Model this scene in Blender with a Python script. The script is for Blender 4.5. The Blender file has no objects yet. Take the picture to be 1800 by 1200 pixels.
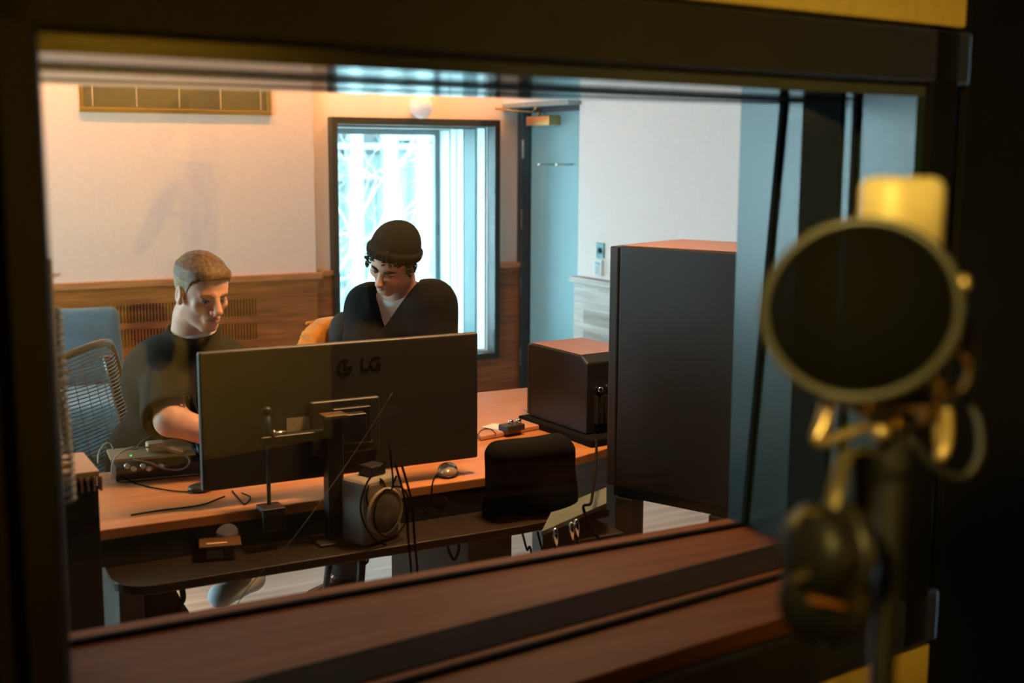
import bpy, bmesh, math, random
import numpy as np
from mathutils import Vector, Matrix, noise as mnoise
random.seed(7); np.random.seed(7)
SC = bpy.context.scene
COL = SC.collection
# ------------------------------------------------------------------ camera
CAM_H, FPX, YAW, PITCH, ROLL = 1.68, 2160.0, .5045, .1508, -.005
_sy, _cy, _sp, _cp = math.sin(YAW), math.cos(YAW), math.sin(PITCH), math.cos(PITCH)
_f = Vector((_sy*_cp, _cy*_cp, -_sp)); _r0 = Vector((_cy, -_sy, 0)); _u0 = Vector((_sy*_sp, _cy*_sp, _cp))
_r = _r0*math.cos(ROLL) - _u0*math.sin(ROLL); _u = _u0*math.cos(ROLL) + _r0*math.sin(ROLL)
EYE = Vector((0, 0, CAM_H))
cd = bpy.data.cameras.new('camera'); cam = bpy.data.objects.new('camera', cd); COL.objects.link(cam)
cd.sensor_width = 36; cd.lens = 36*FPX/1800; cd.clip_start = .02; cd.clip_end = 200
M = Matrix((_r, _u, -_f)).transposed().to_4x4(); M.translation = EYE; cam.matrix_world = M
cd.dof.use_dof = True; cd.dof.focus_distance = 4.1; cd.dof.aperture_fstop = 2.8; cd.dof.aperture_blades = 9
SC.camera = cam

def at(px, py, Y=None, Z=None, X=None, t=None):
    """the point of the room seen at a photo pixel (1800x1200), on a plane or at a depth"""
    d = _f + _r*((px-900)/FPX) + _u*((600-py)/FPX)
    if Y is not None: t = Y/d.y
    elif Z is not None: t = (Z-CAM_H)/d.z
    elif X is not None: t = X/d.x
    return EYE + d*t
# ------------------------------------------------------------------ world, exposure, lights
SC.view_settings.view_transform = 'Standard'; SC.view_settings.look = 'None'
SC.view_settings.gamma = 1; SC.view_settings.exposure = 0; SC.view_settings.use_curve_mapping = False
SC.render.engine = 'CYCLES'
SC.cycles.use_denoising = True
SC.cycles.max_bounces = 10; SC.cycles.diffuse_bounces = 5; SC.cycles.glossy_bounces = 5
SC.cycles.transparent_max_bounces = 16; SC.cycles.sample_clamp_indirect = 6; SC.cycles.caustics_refractive = False
w = bpy.data.worlds.new('overcast_sky'); SC.world = w; w.use_nodes = True
bg = w.node_tree.nodes['Background']; bg.inputs[0].default_value = (.54, .86, 1, 1); bg.inputs[1].default_value = 23

def area(name, loc, target, size, power, color, sy=None, spread=180):
    l = bpy.data.lights.new(name, 'AREA'); l.energy = power; l.color = color; l.size = size
    if sy: l.shape = 'RECTANGLE'; l.size_y = sy
    l.spread = math.radians(spread)
    o = bpy.data.objects.new(name, l); COL.objects.link(o); o.location = loc
    o.rotation_euler = (Vector(target)-Vector(loc)).to_track_quat('-Z', 'Y').to_euler()
    return o
WARM = (1, .46, .16); WARM2 = (1, .62, .38)
YF = 7.7                                   # back wall of the control room
XR = 4.295                                 # its right wall
# daylight entering through the tall window: portal in the outer opening
p = area('window_daylight_portal', (3.6, 8.62, 1.05), (3.6, 0, 1.05), 1.5, 1, (1, 1, 1), 1.9); p.data.cycles.is_portal = True
LWY0, LWY1, LWZ0, LWZ1 = 4.2, 6.6, .85, 2.25           # second window, in the left wall outside the frame
p = area('side_daylight_portal', (-1.72, 5.4, 1.55), (5, 5.4, 1.55), 2.4, 1, (1, 1, 1), 1.4); p.data.cycles.is_portal = True
area('ceiling_cove_light', (2.3, YF-.30, 2.68), (2.3, YF-.06, 2.15), 3.8, 50, (1, .34, .08), .05, spread=100)
area('ceiling_lamp_light', (1.6, 5.9, 2.66), (1.6, 5.9, 0), .7, 14, WARM2)
area('ceiling_desk_light', (1.75, 2.9, 2.66), (1.6, 3.2, 0), .35, 46, (1, .50, .20), spread=120)
area('ceiling_corner_light', (.1, 5.2, 2.66), (.3, 7.2, 1.4), .4, 26, (1, .5, .18))
area('live_room_lamp_light', (-.9, -.35, 2.45), (.95, .95, 1.72), .2, 3.7, (1, .72, .18), spread=28)
area('live_room_wall_light', (1.9, -1.25, 2.55), (1.95, -2.4, 1.6), .3, 34, (1, .70, .16), spread=105)

# ------------------------------------------------------------------ materials
MATS = {}
def mat(name, col, rough=.6, metal=0, var=.06, scale=30, bump=0, bscale=200, spec=.5, sheen=0, emit=None, estr=0, stretch=(1, 1, 1)):
    if name in MATS: return MATS[name]
    m = bpy.data.materials.new(name); m.use_nodes = True; nt = m.node_tree; N = nt.nodes; b = N['Principled BSDF']
    b.inputs['Roughness'].default_value = rough; b.inputs['Metallic'].default_value = metal
    b.inputs['Specular IOR Level'].default_value = spec
    if sheen: b.inputs['Sheen Weight'].default_value = sheen
    tc = N.new('ShaderNodeTexCoord'); mp = N.new('ShaderNodeMapping'); mp.inputs['Scale'].default_value = stretch
    nt.links.new(tc.outputs['Object'], mp.inputs[0])
    nz = N.new('ShaderNodeTexNoise'); nz.inputs['Scale'].default_value = scale; nz.inputs['Detail'].default_value = 5
    nt.links.new(mp.outputs[0], nz.inputs['Vector'])
    cr = N.new('ShaderNodeValToRGB')
    cr.color_ramp.elements[0].position = .3; cr.color_ramp.elements[1].position = .7
    cr.color_ramp.elements[0].color = [max(0, c*(1-var*1.5)) for c in col]+[1]; cr.color_ramp.elements[1].color = [min(1, c*(1+var*1.5)) for c in col]+[1]
    nt.links.new(nz.outputs[0], cr.inputs[0]); nt.links.new(cr.outputs[0], b.inputs['Base Color'])
    if bump:
        n2 = N.new('ShaderNodeTexNoise'); n2.inputs['Scale'].default_value = bscale; nt.links.new(tc.outputs['Object'], n2.inputs['Vector'])
        bp = N.new('ShaderNodeBump'); bp.inputs['Strength'].default_value = bump; bp.inputs['Distance'].default_value = .004
        nt.links.new(n2.outputs[0], bp.inputs['Height']); nt.links.new(bp.outputs[0], b.inputs['Normal'])
    if emit: b.inputs['Emission Color'].default_value = list(emit)+[1]; b.inputs['Emission Strength'].default_value = estr
    MATS[name] = m; return m
def wood(name, c1, c2, rough=.45, axis=0, sc=1.0, coat=0):
    m = bpy.data.materials.new(name); m.use_nodes = True; nt = m.node_tree; N = nt.nodes; b = N['Principled BSDF']
    tc = N.new('ShaderNodeTexCoord'); mp = N.new('ShaderNodeMapping'); s = [22*sc]*3; s[axis] = 1.6*sc; mp.inputs['Scale'].default_value = s
    nt.links.new(tc.outputs['Object'], mp.inputs[0])
    nz = N.new('ShaderNodeTexNoise'); nz.inputs['Scale'].default_value = 2; nz.inputs['Detail'].default_value = 7; nz.inputs['Distortion'].default_value = .6
    nt.links.new(mp.outputs[0], nz.inputs['Vector'])
    cr = N.new('ShaderNodeValToRGB'); cr.color_ramp.elements[0].position = .35; cr.color_ramp.elements[1].position = .68
    cr.color_ramp.elements[0].color = list(c1)+[1]; cr.color_ramp.elements[1].color = list(c2)+[1]
    nt.links.new(nz.outputs[0], cr.inputs[0]); nt.links.new(cr.outputs[0], b.inputs['Base Color'])
    b.inputs['Roughness'].default_value = rough
    if coat: b.inputs['Coat Weight'].default_value = coat; b.inputs['Coat Roughness'].default_value = .15
    MATS[name] = m; return m
def glass(name, tint, refl=1.0, ior=1.5):
    m = bpy.data.materials.new(name); m.use_nodes = True; nt = m.node_tree; N = nt.nodes
    N.remove(N['Principled BSDF']); out = N['Material Output']
    tr = N.new('ShaderNodeBsdfTransparent'); tr.inputs[0].default_value = list(tint)+[1]
    gl = N.new('ShaderNodeBsdfGlossy'); gl.inputs['Roughness'].default_value = 0; gl.inputs[0].default_value = (refl, refl, refl, 1)
    # Schlick reflectance of a thin sheet, the same from both sides
    ge = N.new('ShaderNodeNewGeometry'); dt = N.new('ShaderNodeVectorMath'); dt.operation = 'DOT_PRODUCT'
    nt.links.new(ge.outputs['Normal'], dt.inputs[0]); nt.links.new(ge.outputs['Incoming'], dt.inputs[1])
    def mth(op, a, b=None):
        n = N.new('ShaderNodeMath'); n.operation = op
        for i, v in enumerate((a, b)):
            if v is None: continue
            if isinstance(v, (int, float)): n.inputs[i].default_value = v
            else: nt.links.new(v, n.inputs[i])
        return n.outputs[0]
    fr = mth('ADD', mth('MULTIPLY', mth('POWER', mth('SUBTRACT', 1, mth('ABSOLUTE', dt.outputs['Value'])), 5), .955), .045)
    mx = N.new('ShaderNodeMixShader'); nt.links.new(fr, mx.inputs[0]); nt.links.new(tr.outputs[0], mx.inputs[1]); nt.links.new(gl.outputs[0], mx.inputs[2])
    nt.links.new(mx.outputs[0], out.inputs[0]); MATS[name] = m; return m

wall_m = mat('fabric_wall', (.60, .52, .46), .95, var=.03, scale=60, bump=.15, bscale=500)
plaster = mat('plaster', (.74, .68, .64), .9, var=.02, scale=8)
ceil_m = mat('ceiling_paint', (.6, .52, .46), .9, var=.02, scale=5)
oak = wood('oak_panelling', (.155, .042, .011), (.34, .105, .026), .45)
oak_z = wood('oak_panelling_pale', (.42, .36, .32), (.60, .54, .50), .5, axis=1)
cap_m = wood('oak_capping', (.26, .10, .04), (.40, .17, .07), .4)
floor_m = wood('pale_oak_floor', (.34, .25, .19), (.55, .44, .36), .42, axis=0, sc=.35)
deskw = wood('desk_veneer', (.40, .16, .055), (.52, .23, .09), .38, axis=0, sc=.6)
sillw = wood('sill_veneer', (.085, .025, .007), (.145, .045, .012), .5, axis=0, sc=.7); sillw.node_tree.nodes['Principled BSDF'].inputs['Specular IOR Level'].default_value = .2
black = mat('black_paint', (.012, .012, .011), .45, var=.1)
blackg = mat('black_gloss_lining', (.045, .045, .044), .13, var=.08, scale=9)
rubber = mat('black_rubber', (.005, .005, .005), .9, spec=.1)
frame_m = mat('frame_dark_bronze', (.016, .014, .009), .5, var=.1, scale=12)
door_m = mat('door_grey_paint', (.21, .40, .46), .5, var=.03, scale=6)
dframe = mat('door_frame_black', (.02, .024, .028), .5)
brass = mat('brushed_brass', (.62, .34, .12), .32, 1, var=.1, scale=20, stretch=(1, 30, 30))
steel = mat('brushed_steel', (.62, .60, .58), .28, 1)
chrome = mat('polished_chrome', (.8, .8, .8), .12, 1)
plastic = mat('black_plastic', (.018, .018, .018), .42, var=.1)
plastic_m = mat('black_matt_plastic', (.020, .018, .015), .62, var=.1, bump=.1, bscale=600)
white_p = mat('white_plastic', (.75, .77, .76), .35, var=.02)
grey_p = mat('grey_plastic', (.20, .19, .17), .5, var=.05)
alu = mat('pale_aluminium_lining', (.78, .86, .88), .45, var=.03, scale=8)
alu_d = mat('grey_green_lining', (.045, .10, .105), .5, var=.05, scale=8)
sofa_m = mat('blue_linen', (.010, .10, .17), .9, var=.16, scale=14, bump=.5, bscale=320, sheen=.3)
velvet = mat('ochre_velvet', (.50, .19, .010), .8, var=.2, scale=25, sheen=.15, bump=.25, bscale=90)
ochre = mat('ochre_wall_fabric', (.52, .36, .085), .95, var=.05, scale=40, bump=.2, bscale=400)
dark_wall = mat('dark_wall_fabric', (.005, .0045, .004), .95, var=.1, scale=10, spec=.05)
dark_floor = mat('dark_carpet', (.012, .010, .008), .98, var=.2, scale=60, bump=.3)
glass_m = glass('window_glass', (.955, .965, .955), .9)
glass_out = glass('outer_window_glass', (.93, .98, 1), .8)

# ------------------------------------------------------------------ mesh builder
class MB:
    def __init__(s): s.v = []; s.f = []; s.m = []; s.sm = []
    def add(s, vs, fs, mi=0, smooth=False):
        o = len(s.v); s.v += [tuple(v) for v in vs]; s.f += [tuple(o+i for i in f) for f in fs]; s.m += [mi]*len(fs); s.sm += [smooth]*len(fs); return s
    def box(s, lo, hi, mi=0, rot=None, pivot=None, bev=0):
        x0, y0, z0 = lo; x1, y1, z1 = hi
        if bev > 0:
            bm = bmesh.new(); bmesh.ops.create_cube(bm, size=1)
            for v in bm.verts: v.co = Vector(((x0+x1)/2+v.co.x*(x1-x0), (y0+y1)/2+v.co.y*(y1-y0), (z0+z1)/2+v.co.z*(z1-z0)))
            bmesh.ops.bevel(bm, geom=bm.edges[:], offset=bev, segments=3, affect='EDGES', profile=.5)
            bm.verts.index_update(); vs = [v.co.copy() for v in bm.verts]; fs = [[v.index for v in f.verts] for f in bm.faces]; bm.free(); smo = False
        else:
            vs = [Vector(q) for q in ((x0, y0, z0), (x1, y0, z0), (x1, y1, z0), (x0, y1, z0), (x0, y0, z1), (x1, y0, z1), (x1, y1, z1), (x0, y1, z1))]
            fs = [(0, 3, 2, 1), (4, 5, 6, 7), (0, 1, 5, 4), (1, 2, 6, 5), (2, 3, 7, 6), (3, 0, 4, 7)]; smo = False
        if rot is not None:
            pv = Vector(pivot) if pivot else Vector(((x0+x1)/2, (y0+y1)/2, (z0+z1)/2))
            vs = [rot @ (v-pv) + pv for v in vs]
        return s.add(vs, fs, mi, smo)
    def prism(s, pts, z0, z1, mi=0, axis='z'):
        n = len(pts)
        g = {'z': lambda a, b, c: (a, b, c), 'y': lambda a, b, c: (a, c, b), 'x': lambda a, b, c: (c, a, b)}[axis]
        vs = [g(a, b, z0) for a, b in pts]+[g(a, b, z1) for a, b in pts]
        fs = [tuple(range(n))[::-1], tuple(range(n, 2*n))]+[(i, (i+1) % n, n+(i+1) % n, n+i) for i in range(n)]
        return s.add(vs, fs, mi)
    def tube(s, pts, r, n=10, mi=0, closed=False, rs=None, flat=1):
        pts = [Vector(p) for p in pts]; k = len(pts); vs = []; fs = []
        up = Vector((0, 0, 1)); prev = None
        for i, p in enumerate(pts):
            t = (pts[(i+1) % k]-pts[i-1]) if (closed or 0 < i < k-1) else (pts[1]-pts[0] if i == 0 else pts[-1]-pts[-2])
            t.normalize()
            if prev is None: a = t.orthogonal().normalized() if abs(t.z) > .95 else t.cross(up).normalized()
            else:
                a = prev - t*prev.dot(t); a.normalize()
            prev = a; b = t.cross(a); rr = rs[i] if rs else r
            for j in range(n):
                an = 2*math.pi*j/n; vs.append(p + a*math.cos(an)*rr + b*math.sin(an)*rr*flat)
        for i in range(k if closed else k-1):
            for j in range(n):
                i2 = (i+1) % k; fs.append((i*n+j, i*n+(j+1) % n, i2*n+(j+1) % n, i2*n+j))
        if not closed: fs.append(tuple(range(n))[::-1]); fs.append(tuple((k-1)*n+j for j in range(n)))
        return s.add(vs, fs, mi, True)
    def lathe(s, prof, c, axis=(0, 0, 1), n=32, mi=0, cap=True):
        ax = Vector(axis).normalized(); a = ax.orthogonal().normalized(); b = ax.cross(a); c = Vector(c); vs = []; fs = []; k = len(prof)
        for (r, h) in prof:
            for j in range(n):
                an = 2*math.pi*j/n; vs.append(c+ax*h+(a*math.cos(an)+b*math.sin(an))*r)
        for i in range(k-1):
            for j in range(n): fs.append((i*n+j, i*n+(j+1) % n, (i+1)*n+(j+1) % n, (i+1)*n+j))
        if cap: fs.append(tuple(range(n))[::-1]); fs.append(tuple((k-1)*n+j for j in range(n)))
        return s.add(vs, fs, mi, True)
    def ell(s, c, rad, R=None, mi=0, nu=20, nv=12):
        vs = []; fs = []; c = Vector(c)
        for i in range(nv+1):
            th = math.pi*i/nv
            for j in range(nu):
                ph = 2*math.pi*j/nu; v = Vector((rad[0]*math.sin(th)*math.cos(ph), rad[1]*math.sin(th)*math.sin(ph), rad[2]*math.cos(th)))
                vs.append(c+(R @ v if R else v))
        for i in range(nv):
            for j in range(nu): fs.append((i*nu+j, (i+1)*nu+j, (i+1)*nu+(j+1) % nu, i*nu+(j+1) % nu))
        return s.add(vs, fs, mi, True)
    def build(s, name, mats, parent=None, autosmooth=True, bevel=0):
        me = bpy.data.meshes.new(name); me.from_pydata(s.v, [], s.f)
        if not isinstance(mats, (list, tuple)): mats = [mats]
        for m in mats: me.materials.append(m)
        for p, mi, sm in zip(me.polygons, s.m, s.sm): p.material_index = mi; p.use_smooth = sm
        bm = bmesh.new(); bm.from_mesh(me); bmesh.ops.recalc_face_normals(bm, faces=bm.faces); bm.to_mesh(me); bm.free()
        o = bpy.data.objects.new(name, me); COL.objects.link(o)
        if parent is not None: o.parent = parent; o.matrix_parent_inverse = pmat(parent).inverted()
        if bevel:
            b = o.modifiers.new('edge', 'BEVEL'); b.width = bevel; b.segments = 2; b.limit_method = 'ANGLE'; b.harden_normals = False
        return o
def pmat(o):
    m = Matrix.LocRotScale(o.location, o.rotation_euler, o.scale)
    return (pmat(o.parent) @ o.matrix_parent_inverse @ m) if o.parent else m
def tag(o, label=None, cat=None, group=None, kind=None):
    if label: o['label'] = label
    if cat: o['category'] = cat
    if group: o['group'] = group
    if kind: o['kind'] = kind
    return o
def thing(name, label, cat, loc, group=None):
    o = bpy.data.objects.new(name, None); COL.objects.link(o); o.location = loc; o.empty_display_size = .05
    return tag(o, label, cat, group)
def struct(o): return tag(o, kind='structure')
def rotz(a): return Matrix.Rotation(a, 3, 'Z')
def copy_tree(o, parent=None):
    c = o.copy(); COL.objects.link(c)
    if parent is not None: c.parent = parent
    for ch in list(o.children): copy_tree(ch, c)
    return c
def spline(P, n=8):
    P = [Vector(p) for p in P]; Q = [2*P[0]-P[1]]+P+[2*P[-1]-P[-2]]; out = []
    for i in range(1, len(Q)-2):
        a, b, c, d = Q[i-1:i+3]
        for k in range(n):
            t = k/n; out.append(.5*((2*b)+(c-a)*t+(2*a-5*b+4*c-d)*t*t+(3*b-a-3*c+d)*t**3))
    out.append(P[-1]); return out
def text_mesh(name, body, size, mtx, m, parent, ext=.0008):
    cu = bpy.data.curves.new(name, 'FONT'); cu.body = body; cu.size = size; cu.extrude = ext; cu.align_x = 'CENTER'; cu.align_y = 'CENTER'
    t = bpy.data.objects.new(name, cu); COL.objects.link(t); bpy.context.view_layer.update()
    me = bpy.data.meshes.new_from_object(t.evaluated_get(bpy.context.evaluated_depsgraph_get())); bpy.data.objects.remove(t)
    me.name = name; me.transform(mtx); me.materials.clear(); me.materials.append(m)
    o = bpy.data.objects.new(name, me); COL.objects.link(o)
    if parent is not None: o.parent = parent; o.matrix_parent_inverse = pmat(parent).inverted()
    return o

# ================================================================== SETTING
# ---- control room shell
XL = -1.6; ZC = 2.72
Y0, Y1 = 1.5, 1.9                          # window wall, live room side / control room side
OX0, OX1, OZ0, OZ1 = .190, 1.56, .949, 1.777
def near_y(x): return 1.485+.115*(x-OX1)      # live-room face is very slightly skewed
struct(MB().box((XL-.2, Y1, -.1), (XR+.4, YF+1.0, 0)).build('floor', floor_m))
struct(MB().box((XL-.2, Y0-.3, ZC), (XR+.4, YF+1.0, ZC+.1)).build('ceiling', ceil_m))
struct(MB().box((XL-.2, Y1, 0), (XL, LWY0, ZC)).box((XL-.2, LWY1, 0), (XL, YF, ZC)).box((XL-.2, LWY0, 0), (XL, LWY1, LWZ0)).box((XL-.2, LWY0, LWZ1), (XL, LWY1, ZC)).build('wall_left', plaster))
b = MB(); b.box((XL-.16, LWY0, LWZ0), (XL-.1, LWY0+.05, LWZ1)).box((XL-.16, LWY1-.05, LWZ0), (XL-.1, LWY1, LWZ1)).box((XL-.16, LWY0, LWZ0), (XL-.1, LWY1, LWZ0+.05)).box((XL-.16, LWY0, LWZ1-.05), (XL-.1, LWY1, LWZ1)).box((XL-.15, 5.58, LWZ0), (XL-.11, 5.62, LWZ1))
struct(b.build('window_3', frame_m))
# back wall with deep window opening
_a = at(583, 205, Y=YF-.075); _b = at(873, 630, Y=YF-.075); WX0, WX1, WZ0, WZ1 = _a.x+.005, at(880, 212, Y=YF-.075).x-.005, _b.z+.045, _a.z-.045
bw = MB(); Y2 = YF+.95
bw.box((XL, YF, 0), (WX0, Y2, ZC)).box((WX1, YF, 0), (XR+.3, Y2, ZC)).box((WX0, YF, 0), (WX1, Y2, WZ0)).box((WX0, YF, WZ1), (WX1, Y2, ZC))
struct(bw.build('wall_back', plaster))
# right wall with door recess
DY0, DY1, DZ = 6.83, YF-.02, 2.0
rw = MB(); rw.box((XR+.12, Y1, 0), (XR+.3, YF, ZC)).box((XR, Y1, 0), (XR+.12, DY0, ZC)).box((XR-.05, DY0, 2.03), (XR+.12, YF, ZC))
struct(rw.build('wall_right', plaster))
# acoustic fabric panel on the back wall (stands 5 cm proud), left of the window
px_step = at(554, 400, Y=YF-.06).x
fp = MB().box((XL+.02, YF-.06, .90), (px_step, YF, ZC-.02)).build('acoustic_wall_panel', wall_m)
struct(fp); fp.name = 'trim_1'
fr = MB().box((XR-.035, Y1+.5, .90), (XR, DY0, ZC-.02)).build('trim_2', mat('fabric_wall_pale', (.86, .80, .79), .95, var=.03, scale=60, bump=.15, bscale=500)); struct(fr)
# wainscot, built as grilled wooden panels
def wains(name, x0, x1, yb, groups, m, capm, zt=.875):
    b = MB(); t = .03; yf = yb-t
    # boards: solid with slots cut as narrow through gaps; darker backing behind
    rows = sorted({(z0, z1) for (a, c, z0, z1) in groups}, reverse=True)
    zs = [zt]+[z for r in rows for z in (r[1], r[0])]+[0]
    z_hi = zt
    for (r0, r1) in rows:
        b.box((x0, yf, r1), (x1, yb, z_hi)); z_hi = r0
        g = sorted([(a, c) for (a, c, q0, q1) in groups if q0 == r0]); xx = x0
        for (a, c) in g:
            b.box((xx, yf, r0), (a, yb, r1)); pitch = .0195; n = int((c-a)/pitch)
            for i in range(n): b.box((a+i*pitch+.0095, yf, r0), (a+(i+1)*pitch, yb, r1))
            xx = a+n*pitch
        b.box((xx, yf, r0), (x1, yb, r1))
    b.box((x0, yf, 0), (x1, yb, z_hi))
    return b
gx0, gx1 = at(145, 533, Y=YF-.08).x, at(456, 517, Y=YF-.08).x
G = []
for (zc0, zc1) in ((.655, .765), (.505, .612), (.36, .462)):
    G.append((gx0, gx1, zc0, zc1)); G.append((gx0-1.5, gx0-.35, zc0, zc1))
o = wains('w', XL, px_step, YF-.052, G, oak, cap_m).build('baseboard_back', oak); struct(o)
struct(MB().box((XL, YF-.052, 0), (px_step, YF-.046, .87)).build('trim_3', black))
b = MB().box((XL, YF-.11, .875), (px_step+.03, YF, .915)); b.box((px_step+.03, YF-.06, .885), (WX0+.0, YF, .92)); b.box((WX1, YF-.06, .885), (XR, YF, .92))
struct(b.build('trim_4', cap_m, bevel=.003))
b = MB().box((px_step, YF-.04, 0), (WX0, YF, .885)).box((WX1, YF-.04, 0), (XR, YF, .885)).box((WX0, YF-.04, 0), (WX1, YF, WZ0-.05))
struct(b.build('baseboard_window', oak))
# right wall wainscot (slots run along y)
rb = MB(); t = .03; xx0, xx1 = XR-.06, XR-.03
rows = [(.60, .69), (.475, .56), (.35, .435)]; zh = .86
for (r0, r1) in rows:
    rb.box((xx0, Y1+.4, r1), (xx1, DY0, zh)); zh = r0; a, c = 5.25, 6.72
    rb.box((xx0, Y1+.4, r0), (xx1, a, r1)); n = 70; pt = (c-a)/n
    for i in range(n): rb.box((xx0, a+i*pt+.008, r0), (xx1, a+(i+1)*pt, r1))
    rb.box((xx0, c, r0), (xx1, DY0, r1))
rb.box((xx0, Y1+.4, 0), (xx1, DY0, zh)); struct(rb.build('baseboard_right', oak_z))
struct(MB().box((xx1, Y1+.4, 0), (XR, DY0, .86)).build('trim_5', rubber))
struct(MB().box((XR-.09, Y1+.4, .86), (XR, DY0+.02, .895)).build('trim_6', oak_z, bevel=.003))

# ---- far window (tall, deep reveal)
b = MB(); fw = .036; yf0, yf1 = YF-.075, YF+.04
b.box((WX0-.005, yf0, WZ0-.045), (WX0+fw, yf1, WZ1+.045)).box((WX1-fw, yf0, WZ0-.045), (WX1+.005, yf1, WZ1+.045)).box((WX0+fw, yf0, WZ1), (WX1-fw, yf1, WZ1+.045)).box((WX0+fw, yf0, WZ0-.045), (WX1-fw, yf1, WZ0))
win = struct(b.build('window_1', frame_m, bevel=.004))
# reveal lining: pale / dark / pale bands
def ring(y0, y1, th, m, name, parent, x0=WX0+fw, x1=WX1-fw, z0=WZ0, z1=WZ1):
    b = MB(); b.box((x0-.03, y0, z0), (x0+th, y1, z1)).box((x1-th, y0, z0), (x1+.03, y1, z1)).box((x0+th, y0, z1-th), (x1-th, y1, z1+.0)).box((x0+th, y0, z0-.0), (x1-th, y1, z0+th))
    return b.build(name, m, parent, bevel=.002)
ring(YF+.04, YF+.20, .004, alu, 'reveal_lining', win)
ring(YF+.055, YF+.068, .010, rubber, 'gasket', win)
ring(YF+.20, YF+.38, .014, alu_d, 'gap_lining', win)
ring(YF+.38, YF+.52, .004, alu, 'reveal_lining', win)
ring(YF+.40, YF+.408, .009, rubber, 'gasket', win)
ring(YF+.52, YF+.80, .012, alu, 'outer_lining', win)
ring(YF+.61, YF+.618, .018, rubber, 'gasket', win)
ring(YF+.80, YF+.86, .05, mat('outer_frame_grey', (.12, .19, .21), .4), 'outer_frame', win)
MB().box((WX0+.02, YF+.83, WZ0+.02), (WX1-.02, YF+.838, WZ1-.02)).build('pane', glass_out, win)
MB().box((WX0+.034, YF+.058, WZ0+.004), (WX1-.034, YF+.064, WZ1-.004)).build('pane', glass_m, win)

# ---- door in the right wall
dp = XR+.055
door = struct(MB().box((dp, DY0+.0, .01), (dp+.055, DY1-.07, DZ-.03), bev=.003).build('door_1', door_m))
struct(MB().box((XR-.012, DY1-.062, 0), (XR+.11, DY1+.01, 2.03)).box((XR+.0, DY0-.0, DZ-.03), (XR+.115, DY1-.06, DZ+.0)).build('trim_7', dframe, bevel=.002))
sof = MB().box((XR-.13, DY0, 2.03), (XR-.01, YF, 2.09)); struct(sof.build('trim_8', plaster))
struct(MB().box((XR-.135, DY0-.02, 2.0), (XR+.02, YF-.01, 2.03)).build('trim_9', mat('grey_header_paint', (.26, .30, .31), .5), bevel=.003))
for (px, py) in ((918, 262), (917, 385), (915.5, 505), (914.5, 627)):
    q = at(px, py, X=XR-.005); MB().tube([(q.x, q.y-.01, q.z-.065), (q.x, q.y-.01, q.z+.065)], .0085, 10).build('hinge', steel, door)
q = at(950, 212, X=XR); cb = MB().box((XR-.04, q.y-.18, q.z-.035), (XR+.05, q.y+.13, q.z+.03), bev=.004).build('door_closer', brass, door)
MB().tube([(XR-.05, q.y+.02, q.z+.06), (XR-.13, q.y+.22, q.z+.075), (XR-.2, q.y+.28, q.z+.085)], .007, 8).tube([(XR-.0, q.y+.02, q.z+.03), (XR-.0, q.y+.02, q.z+.07)], .013).tube([(XR-.05, q.y+.02, q.z+.06), (XR-.1, q.y-.12, q.z+.09)], .007, 8).build('closer_arm', brass, cb)
for px in (957, 989):
    q = at(px, 289, X=XR-.02); MB().tube([(dp, q.y, q.z), (XR-.06, q.y, q.z)], .0065, 10).lathe([(.001, 0), (.012, 0), (.012, .01), (.001, .01)], (XR-.07, q.y, q.z), (1, 0, 0), 16).build('coat_hook', steel, door)

# ---- wall fittings
q = at(740, 188, Y=YF-.10)
gl = thing('globe_wall_lamp', 'round white globe wall lamp above the tall window', 'lamp', (q.x, YF, q.z))
MB().ell(q, (.078, .078, .078), nu=32, nv=20).build('globe_shade', mat('opal_glass', (.80, .66, .62), .18, var=.01, emit=(1, .74, .68), estr=.38), gl)
MB().lathe([(.035, 0), (.035, .03)], (q.x, YF-.03, q.z), (0, 1, 0)).build('wall_mount', brass, gl)
a = at(137, 150, Y=YF-.07); c = at(477, 203, Y=YF-.07)
vz1 = a.z+.10
vent = thing('air_grille', 'long brass framed air grille with thin dark slats high on the wall', 'vent', ((a.x+c.x)/2, YF-.06, c.z))
fwv = .028; y0_ = YF-.078
b = MB().box((a.x, y0_, c.z), (c.x, YF-.06, c.z+fwv)).box((a.x, y0_, vz1-fwv), (c.x, YF-.06, vz1)).box((a.x, y0_, c.z+fwv), (a.x+fwv, YF-.06, vz1-fwv)).box((c.x-fwv, y0_, c.z+fwv), (c.x, YF-.06, vz1-fwv))
b.build('grille_frame', brass, vent, bevel=.003)
slat_m = mat('slat_dark_olive', (.075, .066, .038), .5)
b = MB(); n = 22
for i in range(n):
    z = c.z+fwv+.004+(vz1-c.z-2*fwv)*i/n; b.box((a.x+fwv, YF-.073, z), (c.x-fwv, YF-.064, z+.0055))
b.build('slat_rows', slat_m, vent)
MB().box((a.x+fwv, YF-.063, c.z+fwv), (c.x-fwv, YF-.0605, vz1-fwv)).build('backing', black, vent)
for k in range(5):
    xx = a.x+fwv+.05+(c.x-a.x-2*fwv-.09)*k/4; b = MB()
    for i in range(n-1): b.box((xx-.003, YF-.0755, c.z+fwv+.008+(vz1-c.z-2*fwv)*i/n), (xx+.003, YF-.0725, c.z+fwv+.013+(vz1-c.z-2*fwv)*i/n))
    b.build('slat_clip', mat('clip_pale_brass', (.75, .55, .35), .4), vent)
q = at(1055, 440, X=XR-.04); sk = thing('wall_socket_plate', 'dark teal square socket plate above the white keypad', 'wall socket', (XR-.035, q.y, q.z))
MB().box((XR-.043, q.y-.045, q.z-.048), (XR-.035, q.y+.045, q.z+.048), bev=.002).build('plate', mat('teal_metal_plate', (.03, .12, .12), .35, .3), sk)
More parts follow.
